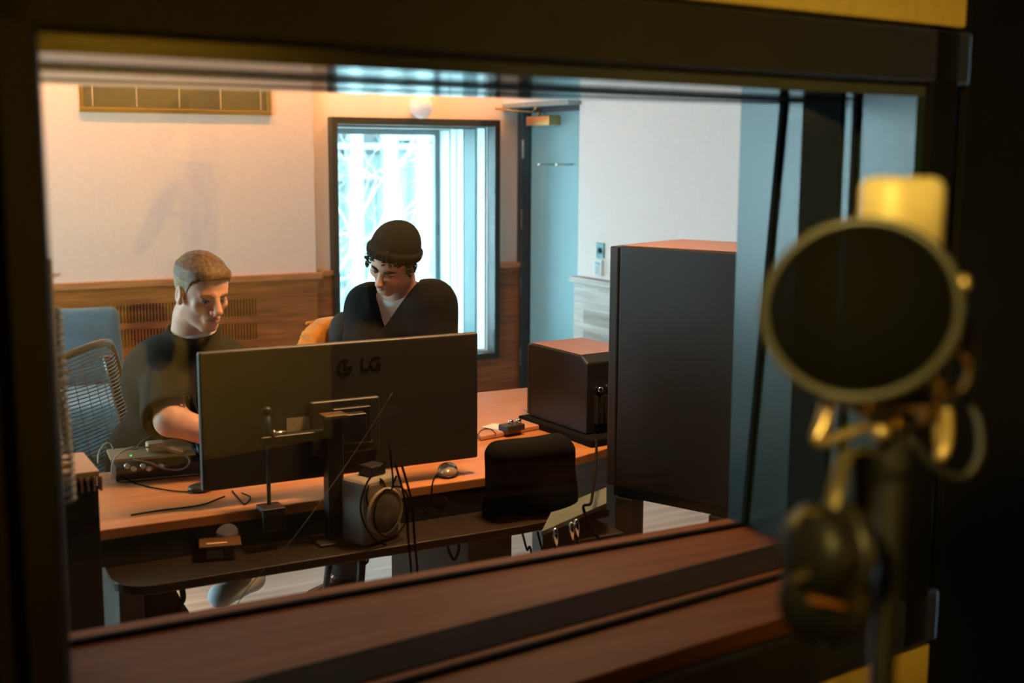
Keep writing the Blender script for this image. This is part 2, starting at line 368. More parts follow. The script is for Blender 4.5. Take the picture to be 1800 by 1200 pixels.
MB().lathe([(.017, 0), (.017, .008), (.008, .008), (.008, 0)], (XR-.051, q.y, q.z), (1, 0, 0), 20).build('knob', black, sk)
for dy in (-.032, .032): MB().lathe([(.004, 0), (.004, .002)], (XR-.045, q.y+dy, q.z), (1, 0, 0), 10).build('screw', steel, sk)
q = at(1053.5, 470, X=XR-.04); kp = thing('wall_keypad', 'small white keypad with a grey display and button rows below the socket plate', 'keypad', (XR-.035, q.y, q.z))
MB().box((XR-.055, q.y-.045, q.z-.05), (XR-.035, q.y+.045, q.z+.05), bev=.006).build('case', white_p, kp)
MB().box((XR-.057, q.y-.028, q.z+.018), (XR-.0545, q.y+.028, q.z+.038)).build('display', mat('lcd', (.12, .25, .34), .3), kp)
for r_ in range(4):
    for k in range(3): MB().box((XR-.058, q.y-.026+k*.02, q.z-.04+r_*.014), (XR-.0545, q.y-.014+k*.02, q.z-.031+r_*.014)).build('button', mat('button_grey', (.30, .36, .42), .5), kp)

# ceiling fittings of the control room (the lamps that light it)
for nm, (lx, ly), s_, cc in (('recessed', (1.6, 5.9), .7, WARM2), ('small', (1.75, 2.9), .35, (1, .45, .18)), ('corner', (.1, 5.2), .4, (1, .55, .22))):
    g = thing('ceiling_lamp', {'recessed': 'large square warm ceiling lamp over the middle of the room', 'small': 'small square warm ceiling lamp above the mixing desk', 'corner': 'warm ceiling lamp near the left side of the room'}[nm], 'lamp', (lx, ly, ZC))
    MB().box((lx-s_/2-.03, ly-s_/2-.03, ZC-.04), (lx+s_/2+.03, ly+s_/2+.03, ZC-.001)).build('housing', white_p, g)

# ---- window wall between the rooms
def slab(x0, x1, z0, z1, m, name):
    b = MB(); b.prism([(x0, near_y(x0)), (x1, near_y(x1)), (x1, Y1), (x0, Y1)], z0, z1); return struct(b.build(name, m))
LX0, LX1 = -2.2, 3.4
slab(XL, OX0-.02, 0, ZC, dark_wall, 'wall_window_left'); slab(OX1+.02, XR+.3, 0, ZC, dark_wall, 'wall_window_right')
slab(OX0-.02, OX1+.02, 0, OZ0-.03, dark_wall, 'wall_window_below'); slab(OX0-.02, OX1+.02, OZ1+.02, ZC, dark_wall, 'wall_window_above')
# linings of the opening: sides and head gloss black, sill veneered
def skew(b, x0, x1, z0, z1, d0, d1, mi=0):      # a bar that follows the skewed live-room face, d0..d1 metres behind it
    n = near_y; return b.prism([(x0, n(x0)+d0), (x1, n(x1)+d0), (x1, n(x1)+d1 if d1 is not None else Y1+.01), (x0, n(x0)+d1 if d1 is not None else Y1+.01)], z0, z1, mi)
b = MB(); skew(b, OX0-.02, OX1+.02, OZ1, OZ1+.02, -.02, None); skew(b, OX0-.02, OX0, OZ0-.03, OZ1, -.02, None)
jamb_blue = mat('jamb_lining_satin', (.012, .024, .029), .27, var=.05, scale=10, spec=.35)
win2 = struct(b.build('window_2', blackg))
b = MB(); skew(b, OX1, OX1+.02, OZ0, OZ1, -.02, None); b.build('jamb_lining', jamb_blue, win2)
b = MB(); skew(b, OX0, OX1+.02, OZ0-.03, OZ0, -.02, None); b.build('sill', sillw, win2, bevel=.002)
TILT = .085
def loop_far(y0, y1, th, m, name):
    b = MB(); x0, x1, z0, z1 = OX0, OX1, OZ0, OZ1; T = TILT*(z1-z0)
    for xa in (x0, x1-th): b.prism([(y0+T, z0), (y1+T, z0), (y1, z1), (y0, z1)], xa, xa+th, axis='x')
    b.box((x0, y0, z1-.0015), (x1, y1, z1)); b.box((x0, y0+T, z0), (x1, y1+T, z0+th)); return b.build(name, m, win2)
def loop_near(d0, d1, th, m, name, thb=None):
    b = MB(); thb = thb or th
    skew(b, OX0, OX1, OZ1-.0012, OZ1, d0, d1); skew(b, OX0, OX1, OZ0, OZ0+thb, d0, d1); skew(b, OX1-th, OX1, OZ0, OZ1, d0, d1); skew(b, OX0, OX0+th, OZ0, OZ1, d0, d1); return b.build(name, m, win2)
loop_far(1.779, 1.791, .007, rubber, 'gasket')
loop_near(.148, .245, .006, rubber, 'isolation_joint', .003)
loop_near(.108, .119, .007, rubber, 'gasket')
b = MB(); g0 = 1.785
b.add([(OX0+.002, g0+TILT*(OZ1-OZ0)-.003, OZ0+.002), (OX1-.002, g0+TILT*(OZ1-OZ0)-.003, OZ0+.002), (OX1-.002, g0-.003, OZ1-.002), (OX0+.002, g0-.003, OZ1-.002),
       (OX0+.002, g0+TILT*(OZ1-OZ0)+.003, OZ0+.002), (OX1-.002, g0+TILT*(OZ1-OZ0)+.003, OZ0+.002), (OX1-.002, g0+.003, OZ1-.002), (OX0+.002, g0+.003, OZ1-.002)],
      [(0, 1, 2, 3), (4, 5, 6, 7), (0, 1, 5, 4), (1, 2, 6, 5), (2, 3, 7, 6), (3, 0, 4, 7)])
b.build('far_pane', glass_m, win2)
b = MB(); skew(b, OX0+.002, OX1-.002, OZ0+.002, OZ1-.002, .110, .116); b.build('near_pane', glass_m, win2)
# live-room side frame (architrave) around the opening
def arch(x0, x1, z0, z1, y_in, m, name, d=.035, bev=.006):
    b = MB(); b.prism([(x0, near_y(x0)-d), (x1, near_y(x1)-d), (x1, near_y(x1)+y_in), (x0, near_y(x0)+y_in)], z0, z1); return b.build(name, m, win2, bevel=bev)
FW = .10
ax0, ax1 = OX0-.037, OX1+.02
arch(ax0-.01, ax1+FW, OZ1+.02, OZ1+.012+.095, 0, frame_m, 'architrave'); arch(ax0-.01, ax1+FW, OZ0-.028-.095, OZ0-.028, 0, frame_m, 'architrave')
arch(ax0-.055, ax0+.035, OZ0-.12, OZ1+.107, 0, frame_m, 'architrave'); arch(ax1, ax1+.07, OZ0-.12, OZ1+.107, 0, dark_wall, 'architrave')
arch(ax0-.06, ax0-.035, OZ0-.14, OZ1+.12, 0, black, 'bead', .045, .003); arch(ax0-.02, ax0-.005, OZ0-.12, OZ1+.09, 0, rubber, 'bead', .040, .002)
# ---- live room shell
struct(MB().box((LX0, -2.4, -.1), (LX1, Y1, 0)).build('floor_live_room', dark_floor))
struct(MB().box((LX0, -2.4, 2.72), (LX1, Y0-.3, 2.8)).build('ceiling_live_room', dark_wall))
struct(MB().box((LX0-.1, -2.4, 0), (LX0, 1.4, 2.72)).build('wall_live_left', dark_wall))
struct(MB().box((LX1, -2.4, 0), (LX1+.1, 1.6, 2.72)).build('wall_live_right', dark_wall))
struct(MB().box((LX0, -2.5, 0), (LX1, -2.4, 2.72)).build('wall_live_back', dark_wall))
struct(MB().box((-1.6, -2.4, .25), (3.1, -2.36, 2.65)).build('trim_10', ochre))
def lip(x0, x1, z0, z1, m, name, d=.02):
    b = MB(); b.prism([(x0, near_y(x0)-d), (x1, near_y(x1)-d), (x1, near_y(x1)), (x0, near_y(x0))], z0, z1); return struct(b.build(name, m, bevel=.004))
XE = OX1+.12
lip(LX0, XE, OZ1+.115, 2.7, ochre, 'trim_11'); lip(LX0, XE, .1, OZ0-.135, ochre, 'trim_12'); lip(LX0, ax0-.062, OZ0-.135, OZ1+.115, ochre, 'trim_13')
lip(XE, LX1, 0, 2.7, dark_wall, 'trim_14', .03)

# ================================================================== OUTSIDE THE TALL WINDOW
def outside():
    conc = mat('facade_pale_concrete', (.36, .38, .38), .85, var=.05, scale=3)
    conc2 = mat('facade_panel', (.20, .25, .26), .8, var=.05, scale=4)
    gls = mat('facade_dark_glass', (.145, .18, .18), .5)
    struct(MB().box((-10, 9.2, -4.2), (40, 40, -4.0)).build('ground_outside', conc))
    YB = 24
    bd = thing('office_building', 'pale office block with ribbed panels and large dark windows across the street', 'building', (12, YB, -4))
    x = lambda px: at(px, 300, Y=YB).x
    z = lambda py: at(690, py, Y=YB).z
    x0, x1 = x(560), x(930)
    MB().box((x0-4, YB+.6, -4), (x1+3, YB+6, 14)).build('wall', conc, bd)
    for (a, c, t, d) in ((570, 694, 215, 232), (700, 790, 232, 246), (570, 790, 252, 262)):
        MB().box((x(a), YB+.1, z(d)), (x(c), YB+.62, z(t))).build('ledge', conc2, bd)
    # ribbed panel
    b = MB(); xa, xb = x(560), x(690); za, zb = z(318), z(272)
    b.box((xa, YB+.35, za), (xb, YB+.61, zb))
    n = 40
    for i in range(n): b.box((xa+(xb-xa)*i/n, YB+.28, za), (xa+(xb-xa)*(i+.5)/n, YB+.36, zb))
    b.build('ribbed_panel', conc2, bd)
    for (a, c, t, d) in ((560, 628, 322, 408), (632, 684, 322, 408), (560, 684, 424, 446), (560, 684, 452, 500), (700, 786, 440, 500), (742, 752, 270, 440)):
        w = MB().box((x(a), YB+.5, z(d)), (x(c), YB+.63, z(t))).build('window', gls, bd)
    for a in (560, 630, 688, 745): MB().box((x(a)-.12, YB+.05, -4), (x(a)+.12, YB+.62, z(215))).build('pilaster', conc, bd)
    # bare tree
    bark = mat('pale_bare_bark', (.30, .31, .30), .9, var=.1, scale=20)
    YT = 13.5; base = at(640, 900, Y=YT); base.z = -4
    tr = thing('bare_tree', 'leafless pale-barked tree with fine tangled branches outside the window', 'tree', base)
    fork = at(700, 385, Y=YT); rnd = random.Random(11)
    MB().tube(spline([base, at(640, 700, Y=YT), at(655, 480, Y=YT), fork, at(694, 300, Y=YT+.1), at(700, 200, Y=YT+.2)], 6), .05, 8, rs=[.075-.055*i/30 for i in range(31)]).build('trunk', bark, tr)
    b = MB(); starts = []
    def br(p, d, r, L, lev):
        pts = [p.copy()]; n = 6
        for i in range(n):
            d = (d+Vector((rnd.uniform(-.32, .32), rnd.uniform(-.25, .25), rnd.uniform(-.25, .28)))).normalized(); p = p+d*L/n; pts.append(p.copy())
        pts = spline(pts, 2); k = len(pts)
        b.tube(pts, r, 5, rs=[r*(1-.7*i/(k-1)) for i in range(k)])
        if lev > 0:
            for i in range(4):
                j = rnd.randrange(3, k-1); q = pts[j]
                dd = (d+Vector((rnd.uniform(-1, 1), rnd.uniform(-.5, .5), rnd.uniform(-.7, .9)))).normalized()
                br(q, dd, r*.55, L*.62, lev-1)
    for (sx, sy), (tx, ty), r in (((700, 385), (790, 290), .022), ((640, 440), (590, 330), .03), ((655, 420), (600, 400), .03), ((694, 300), (620, 215), .025), ((694, 300), (760, 220), .022),
                                  ((640, 480), (590, 470), .028), ((700, 385), (780, 368), .018), ((650, 460), (590, 500), .03), ((694, 320), (600, 290), .022), ((640, 500), (700, 440), .026), ((698, 240), (770, 250), .02), ((560, 520), (700, 380), .05)):
        s_ = at(sx, sy, Y=YT); e_ = at(tx, ty, Y=YT+rnd.uniform(-.4, .4)); br(s_, (e_-s_).normalized(), r*.6, (e_-s_).length*1.2, 3)
    b.build('branches', bark, tr)
outside()

# ================================================================== IMPLICIT SURFACES (bodies, clothes, soft shapes)
def sd_cap(P, a, b, ra, rb):
    a = np.array(a, float); b = np.array(b, float); ba = b-a; l2 = ba@ba
    t = np.clip(((P-a)@ba)/l2, 0, 1); return np.linalg.norm(P-a-t[:, None]*ba, axis=1)-(ra+(rb-ra)*t)
def sd_ell(P, c, r, R=None):
    q = P-np.array(c, float)
    if R is not None: q = q@np.array(R)
    r = np.array(r, float); k0 = np.linalg.norm(q/r, axis=1); k1 = np.linalg.norm(q/(r*r), axis=1)
    return k0*(k0-1)/np.maximum(k1, 1e-9)
def smin(a, b, k):
    h = np.clip(.5+.5*(b-a)/k, 0, 1); return b+(a-b)*h-k*h*(1-h)
def smax(a, b, k): return -smin(-a, -b, k)
def nets(fn, lo, hi, h):
    lo = np.array(lo, float); hi = np.array(hi, float); n = np.ceil((hi-lo)/h).astype(int)+1
    ax = [lo[i]+h*np.arange(n[i]) for i in range(3)]
    F = np.empty(n, np.float32)
    for i in range(n[0]):
        g = np.stack(np.meshgrid([ax[0][i]], ax[1], ax[2], indexing='ij'), -1).reshape(-1, 3); F[i] = fn(g).reshape(n[1], n[2])
    S = F < 0; c = np.zeros(np.array(n)-1, int)
    for dx in (0, 1):
        for dy in (0, 1):
            for dz in (0, 1): c += S[dx:n[0]-1+dx, dy:n[1]-1+dy, dz:n[2]-1+dz]
    act = (c > 0) & (c < 8); I = np.argwhere(act); idx = -np.ones(act.shape, int); idx[act] = np.arange(len(I))
    acc = np.zeros((len(I), 3)); cnt = np.zeros(len(I))
    cor = [(a, b, d) for a in (0, 1) for b in (0, 1) for d in (0, 1)]
    for p in cor:
        for k in range(3):
            if p[k]: continue
            q = list(p); q[k] = 1
            fa = F[I[:, 0]+p[0], I[:, 1]+p[1], I[:, 2]+p[2]]; fb = F[I[:, 0]+q[0], I[:, 1]+q[1], I[:, 2]+q[2]]
            m = (fa < 0) != (fb < 0); t = np.where(m, fa/np.where(m, fa-fb, 1), 0)
            v = np.tile(np.array(p, float), (len(I), 1)); v[:, k] += t; acc[m] += v[m]; cnt[m] += 1
    V = lo+h*(I+acc/cnt[:, None]); faces = []
    for k in range(3):
        u, w_ = (k+1) % 3, (k+2) % 3
        sl = [slice(1, None)]*3; sl[k] = slice(None); a = S.copy()
        A = np.zeros(n, bool); e = [slice(None)]*3; e[k] = slice(0, n[k]-1); e2 = [slice(None)]*3; e2[k] = slice(1, n[k])
        A[tuple(e)] = S[tuple(e)] != S[tuple(e2)]
        J = np.argwhere(A); ok = (J[:, u] > 0) & (J[:, w_] > 0) & (J[:, u] < n[u]-1) & (J[:, w_] < n[w_]-1); J = J[ok]
        def cell(du, dw):
            q = J.copy(); q[:, u] -= du; q[:, w_] -= dw; return idx[q[:, 0], q[:, 1], q[:, 2]]
        Q = np.stack([cell(1, 1), cell(0, 1), cell(0, 0), cell(1, 0)], 1); fl = ~S[J[:, 0], J[:, 1], J[:, 2]]
        Q[fl] = Q[fl][:, ::-1]; faces.append(Q[(Q >= 0).all(1)])
    return V, np.concatenate(faces)
def implicit(name, patches, mats, parent, mfun=None, smooth_it=0):
    Vs, Fs, o_ = [], [], 0
    for (fn, lo, hi, h) in patches:
        V, F = nets(fn, lo, hi, h); Vs.append(V); Fs.append(F+o_); o_ += len(V)
    V = np.concatenate(Vs); F = np.concatenate(Fs)
    me = bpy.data.meshes.new(name); me.from_pydata(V.tolist(), [], F.tolist())
    if not isinstance(mats, (list, tuple)): mats = [mats]
    for m in mats: me.materials.append(m)
    me.polygons.foreach_set('use_smooth', [True]*len(F))
    if mfun is not None:
        C_ = V[F].mean(1); me.polygons.foreach_set('material_index', mfun(C_).astype(int).tolist())
    o = bpy.data.objects.new(name, me); COL.objects.link(o)
    if parent is not None: o.parent = parent; o.matrix_parent_inverse = pmat(parent).inverted()
    if smooth_it:
        s = o.modifiers.new('soft', 'SMOOTH'); s.iterations = smooth_it; s.factor = .5
    return o
def wav(P, f, seed=0, amp=1.0):
    rs = np.random.RandomState(seed); out = np.zeros(len(P))
    for i in range(5):
        k = rs.randn(3); k /= np.linalg.norm(k); ph = rs.rand()*6.28; k2 = rs.randn(3)
        out += np.sin(P@k*f*(1+.35*i)+ph+.9*np.sin(P@k2*f*.35+i))/(1+.35*i)
    return out*amp/3

# ---- head in its own axes: x = figure's left, y = forward, z = up; origin between the eyes' level and skull axis
def head_fn(q, ears=1, jaw=1.0, stubble=False):
    q = q.copy(); qa = q.copy(); qa[:, 0] = np.abs(qa[:, 0])
    d = sd_ell(q, (0, -.018, .034), (.076, .096, .083))
    d = smin(d, sd_ell(q, (0, .018, -.030), (.060*jaw, .066, .078)), .03)
    d = smin(d, sd_ell(q, (0, .040, .038), (.058, .047, .052)), .03)
    d = smin(d, sd_cap(qa, (.050*jaw, -.004, -.058), (.016, .058, -.098), .016, .017), .028)
    d = smin(d, sd_ell(q, (0, .066, -.097), (.022, .017, .016)), .018)
    d = smin(d, sd_ell(qa, (.041, .060, -.022), (.020, .016, .016)), .022)
    d = smin(d, sd_cap(qa, (.008, .087, .019), (.040, .072, .020), .009, .008), .014)
    # eye sockets
    d = smax(d, -sd_ell(qa, (.031, .096, .000), (.019, .017, .0125)), .012)
    # eyelids / eyes bulge
    d = smin(d, sd_ell(qa, (.031, .0735, -.001), (.0150, .0125, .0110)), .004)
    # nose
    d = smin(d, sd_cap(q, (0, .088, .014), (0, .113, -.027), .0100, .0130), .011)
    d = smin(d, sd_ell(q, (0, .114, -.031), (.0140, .0125, .0110)), .007)
    d = smin(d, sd_ell(qa, (.0150, .098, -.035), (.0080, .011, .0080)), .006)
    d = smax(d, -sd_ell(qa, (.0065, .105, -.0435), (.0035, .005, .004)), .003)
    # mouth
    d = smin(d, sd_ell(q, (0, .078, -.064), (.030, .018, .022)), .014)
    d = smin(d, sd_cap(qa, (.002, .0945, -.0590), (.022, .083, -.0650), .0048, .0025), .005)
    d = smin(d, sd_cap(qa, (0, .0935, -.0700), (.019, .083, -.0668), .0055, .003), .005)
    d = smax(d, -sd_cap(qa, (0, .101, -.0645), (.024, .087, -.0655), .0022, .0016), .003)
    d = smax(d, -sd_ell(q, (0, .094, -.0815), (.018, .006, .004)), .008)
    # nasolabial hint
    d = smax(d, -sd_cap(qa, (.020, .094, -.038), (.032, .083, -.062), .0022, .0018), .008)
    # neck
    d = smin(d, sd_cap(q, (0, -.030, -.055), (0, -.052, -.20), .056, .062), .025)
    # ears
    if ears:
        e = sd_ell(qa, (.080, -.006, -.006), (.0085, .019, .031)); e = smax(e, -sd_ell(qa, (.089, -.002, -.002), (.006, .0115, .020)), .005)
        e = smin(e, sd_ell(qa, (.078, .004, -.028), (.008, .009, .010)), .008)
        d = smin(d, e, .007)
    return d
def frame(origin, fwd, up, s=1.0):
    y = Vector(fwd).normalized(); z = (Vector(up)-y*Vector(up).dot(y)).normalized(); x = y.cross(z)
    R = np.array([list(x), list(y), list(z)])     # rows: local axes in world
    return np.array(origin), R, s
def camdir(r, u, t):   # right, up, toward the photographer
    return _r*r+_u*u-_f*t
def to_l(P, F): return (P-F[0])@F[1].T/F[2]
def to_w(q, F): return Vector(F[0]+np.array(q)@F[1]*F[2])
def bounds(F, lo, hi):
    c = np.array([F[0]+np.array((x, y, z))@F[1] for x in (lo[0], hi[0]) for y in (lo[1], hi[1]) for z in (lo[2], hi[2])]); return c.min(0), c.max(0)
skin1 = mat('skin_fair', (.72, .40, .28), .5, var=.05, scale=40, spec=.35); skin2 = mat('skin_light', (.66, .37, .26), .5, var=.06, scale=40, spec=.35)
for s_ in (skin1, skin2):
    b_ = s_.node_tree.nodes['Principled BSDF']; b_.inputs['Subsurface Weight'].default_value = .12; b_.inputs['Subsurface Radius'].default_value = (.012, .005, .003); b_.inputs['Subsurface Scale'].default_value = .5
lip_m = mat('lip_skin', (.46, .17, .13), .45, var=.05); eye_w = mat('eye_white', (.55, .52, .48), .2, var=.01); iris = mat('dark_iris', (.03, .035, .03), .15)
brow_m = mat('dark_hair', (.018, .013, .009), .8, var=.3, scale=120, bump=.6, bscale=300); brow_b = mat('light_brown_brow', (.17, .09, .035), .8, var=.2, scale=100)
teeth = mat('teeth_enamel', (.70, .62, .50), .3)

def hand_patch(wrist, d, up, side=1, curl=.35):
    d = Vector(d).normalized(); up = Vector(up); up = (up-d*up.dot(d)).normalized(); s_ = d.cross(up)*side; w0 = Vector(wrist)
    segs = [(w0-d*.02, w0+d*.03, .026, .028), (w0+d*.03+s_*.02, w0+d*.085+s_*.028, .014, .012), (w0+d*.03, w0+d*.09, .015, .012), (w0+d*.03-s_*.018, w0+d*.082-s_*.026, .014, .011)]
    for k, (o_, L) in enumerate(((.030, .068), (.010, .078), (-.010, .072), (-.029, .056))):
        p = w0+d*.088+s_*o_; a = 0; r = .0092
        for j, f_ in enumerate((.42, .32, .26)):
            a += curl*(1 if j else .6); q = p+(d*math.cos(a)-up*math.sin(a))*L*f_; segs.append((p, q, r, r*.92)); p = q; r *= .92
    p = w0+d*.025+s_*.028; q = p+(d*.6+s_*.75-up*.2).normalized()*.042; segs.append((p, q, .013, .0105)); q2 = q+(d*.95+s_*.2-up*.25).normalized()*.03; segs.append((q, q2, .0105, .009))
    def fn(P):
        r = None
        for a, b_, ra, rb in segs:
            e = sd_cap(P, a, b_, ra, rb); r = e if r is None else smin(r, e, .006)
        return r
    A = np.array([list(x) for s in segs for x in s[:2]]); return (fn, A.min(0)-.035, A.max(0)+.035, .0035)

def limb(J, rad, k=.03):
    def fn(P):
        r = None
        for (a, b_), (ra, rb) in zip(J, rad):
            e = sd_cap(P, a, b_, ra, rb); r = e if r is None else smin(r, e, k)
        return r
    return fn
def bb(J, m):
    A = np.array([list(x) for s in J for x in s]); return A.min(0)-m, A.max(0)+m
"""PEOPLE"""
def torso_parts(J):
    nb, sl, sr, ch, pv = [np.array(J[k]) for k in ('neck', 'sl', 'sr', 'chest', 'pelvis')]
    s = (sl-sr)/np.linalg.norm(sl-sr); return nb, sl, sr, ch, pv, s
def person(label, J, F, skin, hair, top, look, jaw=1.0):
    """J: joints in metres; F: head frame; look: dict of materials and switches"""
    root = thing('person', label, 'person', (J['pelvis'][0], J['pelvis'][1], 0))
    nb, sl, sr, ch, pv, s = torso_parts(J); up = np.array((0, 0, 1.0)); fw = np.cross(up, s); fw /= np.linalg.norm(fw)
    if fw @ F[1][1] < 0: fw = -fw
    neck_t = np.array(to_w((0, -.04, -.10), F))
    # continuous body
    hfn = lambda P: smin(head_fn(to_l(P, F), jaw=jaw), sd_cap(P, neck_t, nb, .057, .062), .02)
    lo, hi = bounds(F, (-.1, -.13, -.235), (.1, .14, .13)); lo = np.minimum(lo, nb-.07); hi = np.maximum(hi, nb+.07)
    Jl = [(sr, sl), (nb, ch), (ch, pv), (sl, J['el']), (J['el'], J['wl']), (sr, J['er']), (J['er'], J['wr']), (pv-s*.09, J['kr']), (J['kr'], J['ar']), (pv+s*.09, J['kl']), (J['kl'], J['al'])]
    rl = [(.055, .055), (.06, .11), (.12, .13), (.05, .042), (.041, .027), (.05, .042), (.041, .027), (.085, .06), (.052, .038), (.085, .06), (.052, .038)]
    bl, bh = bb(Jl, .15)
    mid = [(limb(Jl, rl), bl, bh, .011)]
    arm = limb([(J['er'], J['wr']), (sr, J['er'])], [(.0435, .029), (.052, .0435)], .02); al_, ah_ = bb([(J['er'], J['wr'])], .06)
    hr = hand_patch(J['wr'], Vector(J['wr'])-Vector(J['er'])+Vector((0, 0, .03)), (0, 0, 1), 1); hl = hand_patch(J['wl'], Vector(J['wl'])-Vector(J['el'])+Vector((0, 0, .03)), (0, 0, 1), -1)
    def mf(C_):
        q = to_l(C_, F); x = np.abs(q[:, 0]); return (((q[:, 1] > .078) & (np.minimum(sd_cap(np.stack([x, q[:, 1], q[:, 2]], 1), (.002, .0945, -.0595), (.020, .085, -.0652), .0058, .003), sd_cap(np.stack([x, q[:, 1], q[:, 2]], 1), (0, .0935, -.0702), (.017, .085, -.0668), .0060, .003)) < 0))).astype(int)
    body = implicit('body', [(hfn, lo, hi, .0026)]+mid+[(arm, al_, ah_, .005), hr, hl], [skin, lip_m], root, mf)
    # eyes and brows
    for sx in (-1, 1):
        c = to_w((sx*.031, .0800, -.0035), F); R3 = Matrix(F[1]).transposed()
        e = MB().ell(c, (.0115, .0062, .0036), R3).build('eye', eye_w, body)
        MB().ell(to_w((sx*.031+look['gaze'], .0838, -.0048), F), (.0046, .0034, .0034), R3).build('iris', iris, e)
        MB().tube([to_w((sx*(.031-.0145), .0815, -.0035), F), to_w((sx*(.031-.006), .0868, .0005), F), to_w((sx*.034, .0862, .0012), F), to_w((sx*(.031+.0145), .0795, -.0025), F)], .0013, 6).build('upper_lid_line', brow_m, e)
        bm_ = look['brow']; rs = look.get('brow_r', .0036)
        MB().tube(spline([to_w((sx*.011, .0975, .0165), F), to_w((sx*.022, .0955, .0205), F), to_w((sx*.036, .0885, .0215), F), to_w((sx*.050, .0740, .0155), F)], 4), .003, 8, rs=[rs*(.6+.9*math.sin(math.pi*min(1, (i+3)/14))) for i in range(13)], flat=.8).build('eyebrow', bm_, body)
    # hair
    zb_y = [-.13, -.07, -.035, -.012, .008, .016, .030, .048, .072, .10]; zb_z = look['hairline']
    def hairf(P):
        q = to_l(P, F); zb = np.interp(q[:, 1], zb_y, zb_z)
        side = np.clip((q[:, 2]-.035)/.05, 0, 1); th = look['side_t']+(look['top_t']-look['side_t'])*side
        n = wav(q*np.array((1, .35, .35)), 240, 3, .0013*(.4+side))+wav(q, 60, 8, .0016)
        d = sd_ell(q, (0, -.018, .034), (.076, .096, .083))
        d = smin(d, sd_ell(q, (0, .040, .038), (.058, .047, .052)), .03)-th+n
        if look.get('fringe'):
            d = smin(d, sd_ell(q, (-.006, .052, .080), (.056, .036, .022))+n, .016)
        return smax(d, zb+wav(q, 300, 5, .003)-q[:, 2], .004)
    lo, hi = bounds(F, (-.1, -.14, -.07), (.1, .13, .15))
    def hm(C_):
        q = to_l(C_, F); lim = .050-.12*np.clip(q[:, 1], -.05, .05)+wav(q, 200, 2, .004); return (q[:, 2] < lim).astype(int)
    implicit('hair', [(hairf, lo, hi, .003)], hair, body, hm if len(hair) > 1 else None)
    # top garment
    el, er, wl, wr = [np.array(J[k]) for k in ('el', 'er', 'wl', 'wr')]
    hem = look['sleeve']
    def topf(P):
        d = sd_cap(P, sr-s*-.01, sl-s*.01, .070, .070)
        d = smin(d, sd_cap(P, nb-up*.03, sl-s*.03, .066, .062), .05); d = smin(d, sd_cap(P, nb-up*.03, sr+s*.03, .066, .062), .05)
        d = smin(d, sd_cap(P, ch-s*.065, ch+s*.065, .118, .118), .07)
        d = smin(d, sd_cap(P, pv-s*.05+up*.10, pv+s*.05+up*.10, .130, .130), .09)
        d = smin(d, sd_cap(P, ch, pv+up*.1, .14, .135), .06)
        for a, b_, c_ in ((sl, el, wl), (sr, er, wr)):
            if hem > 1: x = smin(sd_cap(P, a, b_, .074, .060), sd_cap(P, b_, c_, .056, .040), .03); dd = c_-b_; dd = dd/np.linalg.norm(dd); x = smax(x, (P-(c_-dd*.01))@dd, .006)
            else:
                dd = (b_-a)/np.linalg.norm(b_-a); e_ = a+(b_-a)*hem; x = sd_cap(P, a, e_+dd*.03, .066, .082); x = smax(x, (P-e_)@dd+.0*1, .006)
                x = smax(x, -sd_cap(P, e_-dd*.03, e_+dd*.1, .066, .072), .004)
            d = smin(d, x, .045)
        q = (P-nb)@np.array([s, fw, up]).T
        fold = np.sin((P@(s*1.0+up*.35))*38+2.2*np.sin(P@up*9)+wav(P, 6, 4, 2.2))
        d = d+wav(P, 17, 6, .0045)+wav(P, 34, 9, .0018)+.0030*fold*np.clip((1.25-P[:, 2])*4, .2, 1)
        # neck opening and collar
        ax = (neck_t-nb)/np.linalg.norm(neck_t-nb)
        d = smax(d, -sd_cap(P, nb-ax*.03, nb+ax*.2, .0655, .085), .006)
        h = (P-(nb+ax*.012))@ax; rad = np.linalg.norm(P-(nb+ax*.012)-h[:, None]*ax, axis=1)
        if look['collar'] == 'crew': d = smin(d, np.sqrt((rad-.073)**2+(h*.62)**2)-.0075, .008)
        if look['collar'] == 'v':
            d = smin(d, np.sqrt((rad-.074)**2+((h+.25*q[:, 1])*.6)**2)-.0075, .008)
            v = np.abs(q[:, 0])*1.0+(-.085-q[:, 2])*.62; d = smax(d, -np.maximum(v, .03-q[:, 1]), .006)
        return smax(d, (pv[2]-.02)-P[:, 2], .02)
    lo, hi = bb([(sl, sr), (el, er), (wl, wr), (pv-.17, pv+.17), (nb, nb)], .10); lo[2] = pv[2]-.04
    if hem <= 1: lo2, hi2 = bb([(sl, sr), (el, er), (pv-.17, pv+.17), (nb, nb)], .11); lo, hi = lo2, hi2; lo[2] = pv[2]-.04
    sw = implicit('sweater' if hem > 1 else 't_shirt', [(topf, lo, hi, .0065)], top, body)
    # undershirt seen in the neck opening
    uf = lambda P: smax(smin(sd_cap(P, nb-up*.06, nb+up*.02, .075, .0665), sd_cap(P, nb-up*.05+fw*.025, nb+up*.012+fw*.034, .055, .040), .015), (P-nb)@((neck_t-nb)/np.linalg.norm(neck_t-nb))-look['under_h']-.30*((P-nb)@fw), .004)
    uu = np.array([.13]*3); implicit('undershirt', [(uf, nb-uu, nb+uu, .004)], look['under'], sw)
    # trousers and shoes
    for sd, k, a_, h_ in ((-1, 'kr', 'ar', 'hip_r'), (1, 'kl', 'al', 'hip_l')):
        pass
    kj = [(pv-s*.085, J['kr']), (J['kr'], np.array(J['ar'])+(np.array(J['kr'])-J['ar'])*.12), (pv+s*.085, J['kl']), (J['kl'], np.array(J['al'])+(np.array(J['kl'])-J['al'])*.12), (pv-s*.06, pv+s*.06)]
    kj.append((pv, pv+up*.07)); lf = limb(kj, [(.105, .078), (.074, .062), (.105, .078), (.074, .062), (.13, .13), (.13, .12)], .04)
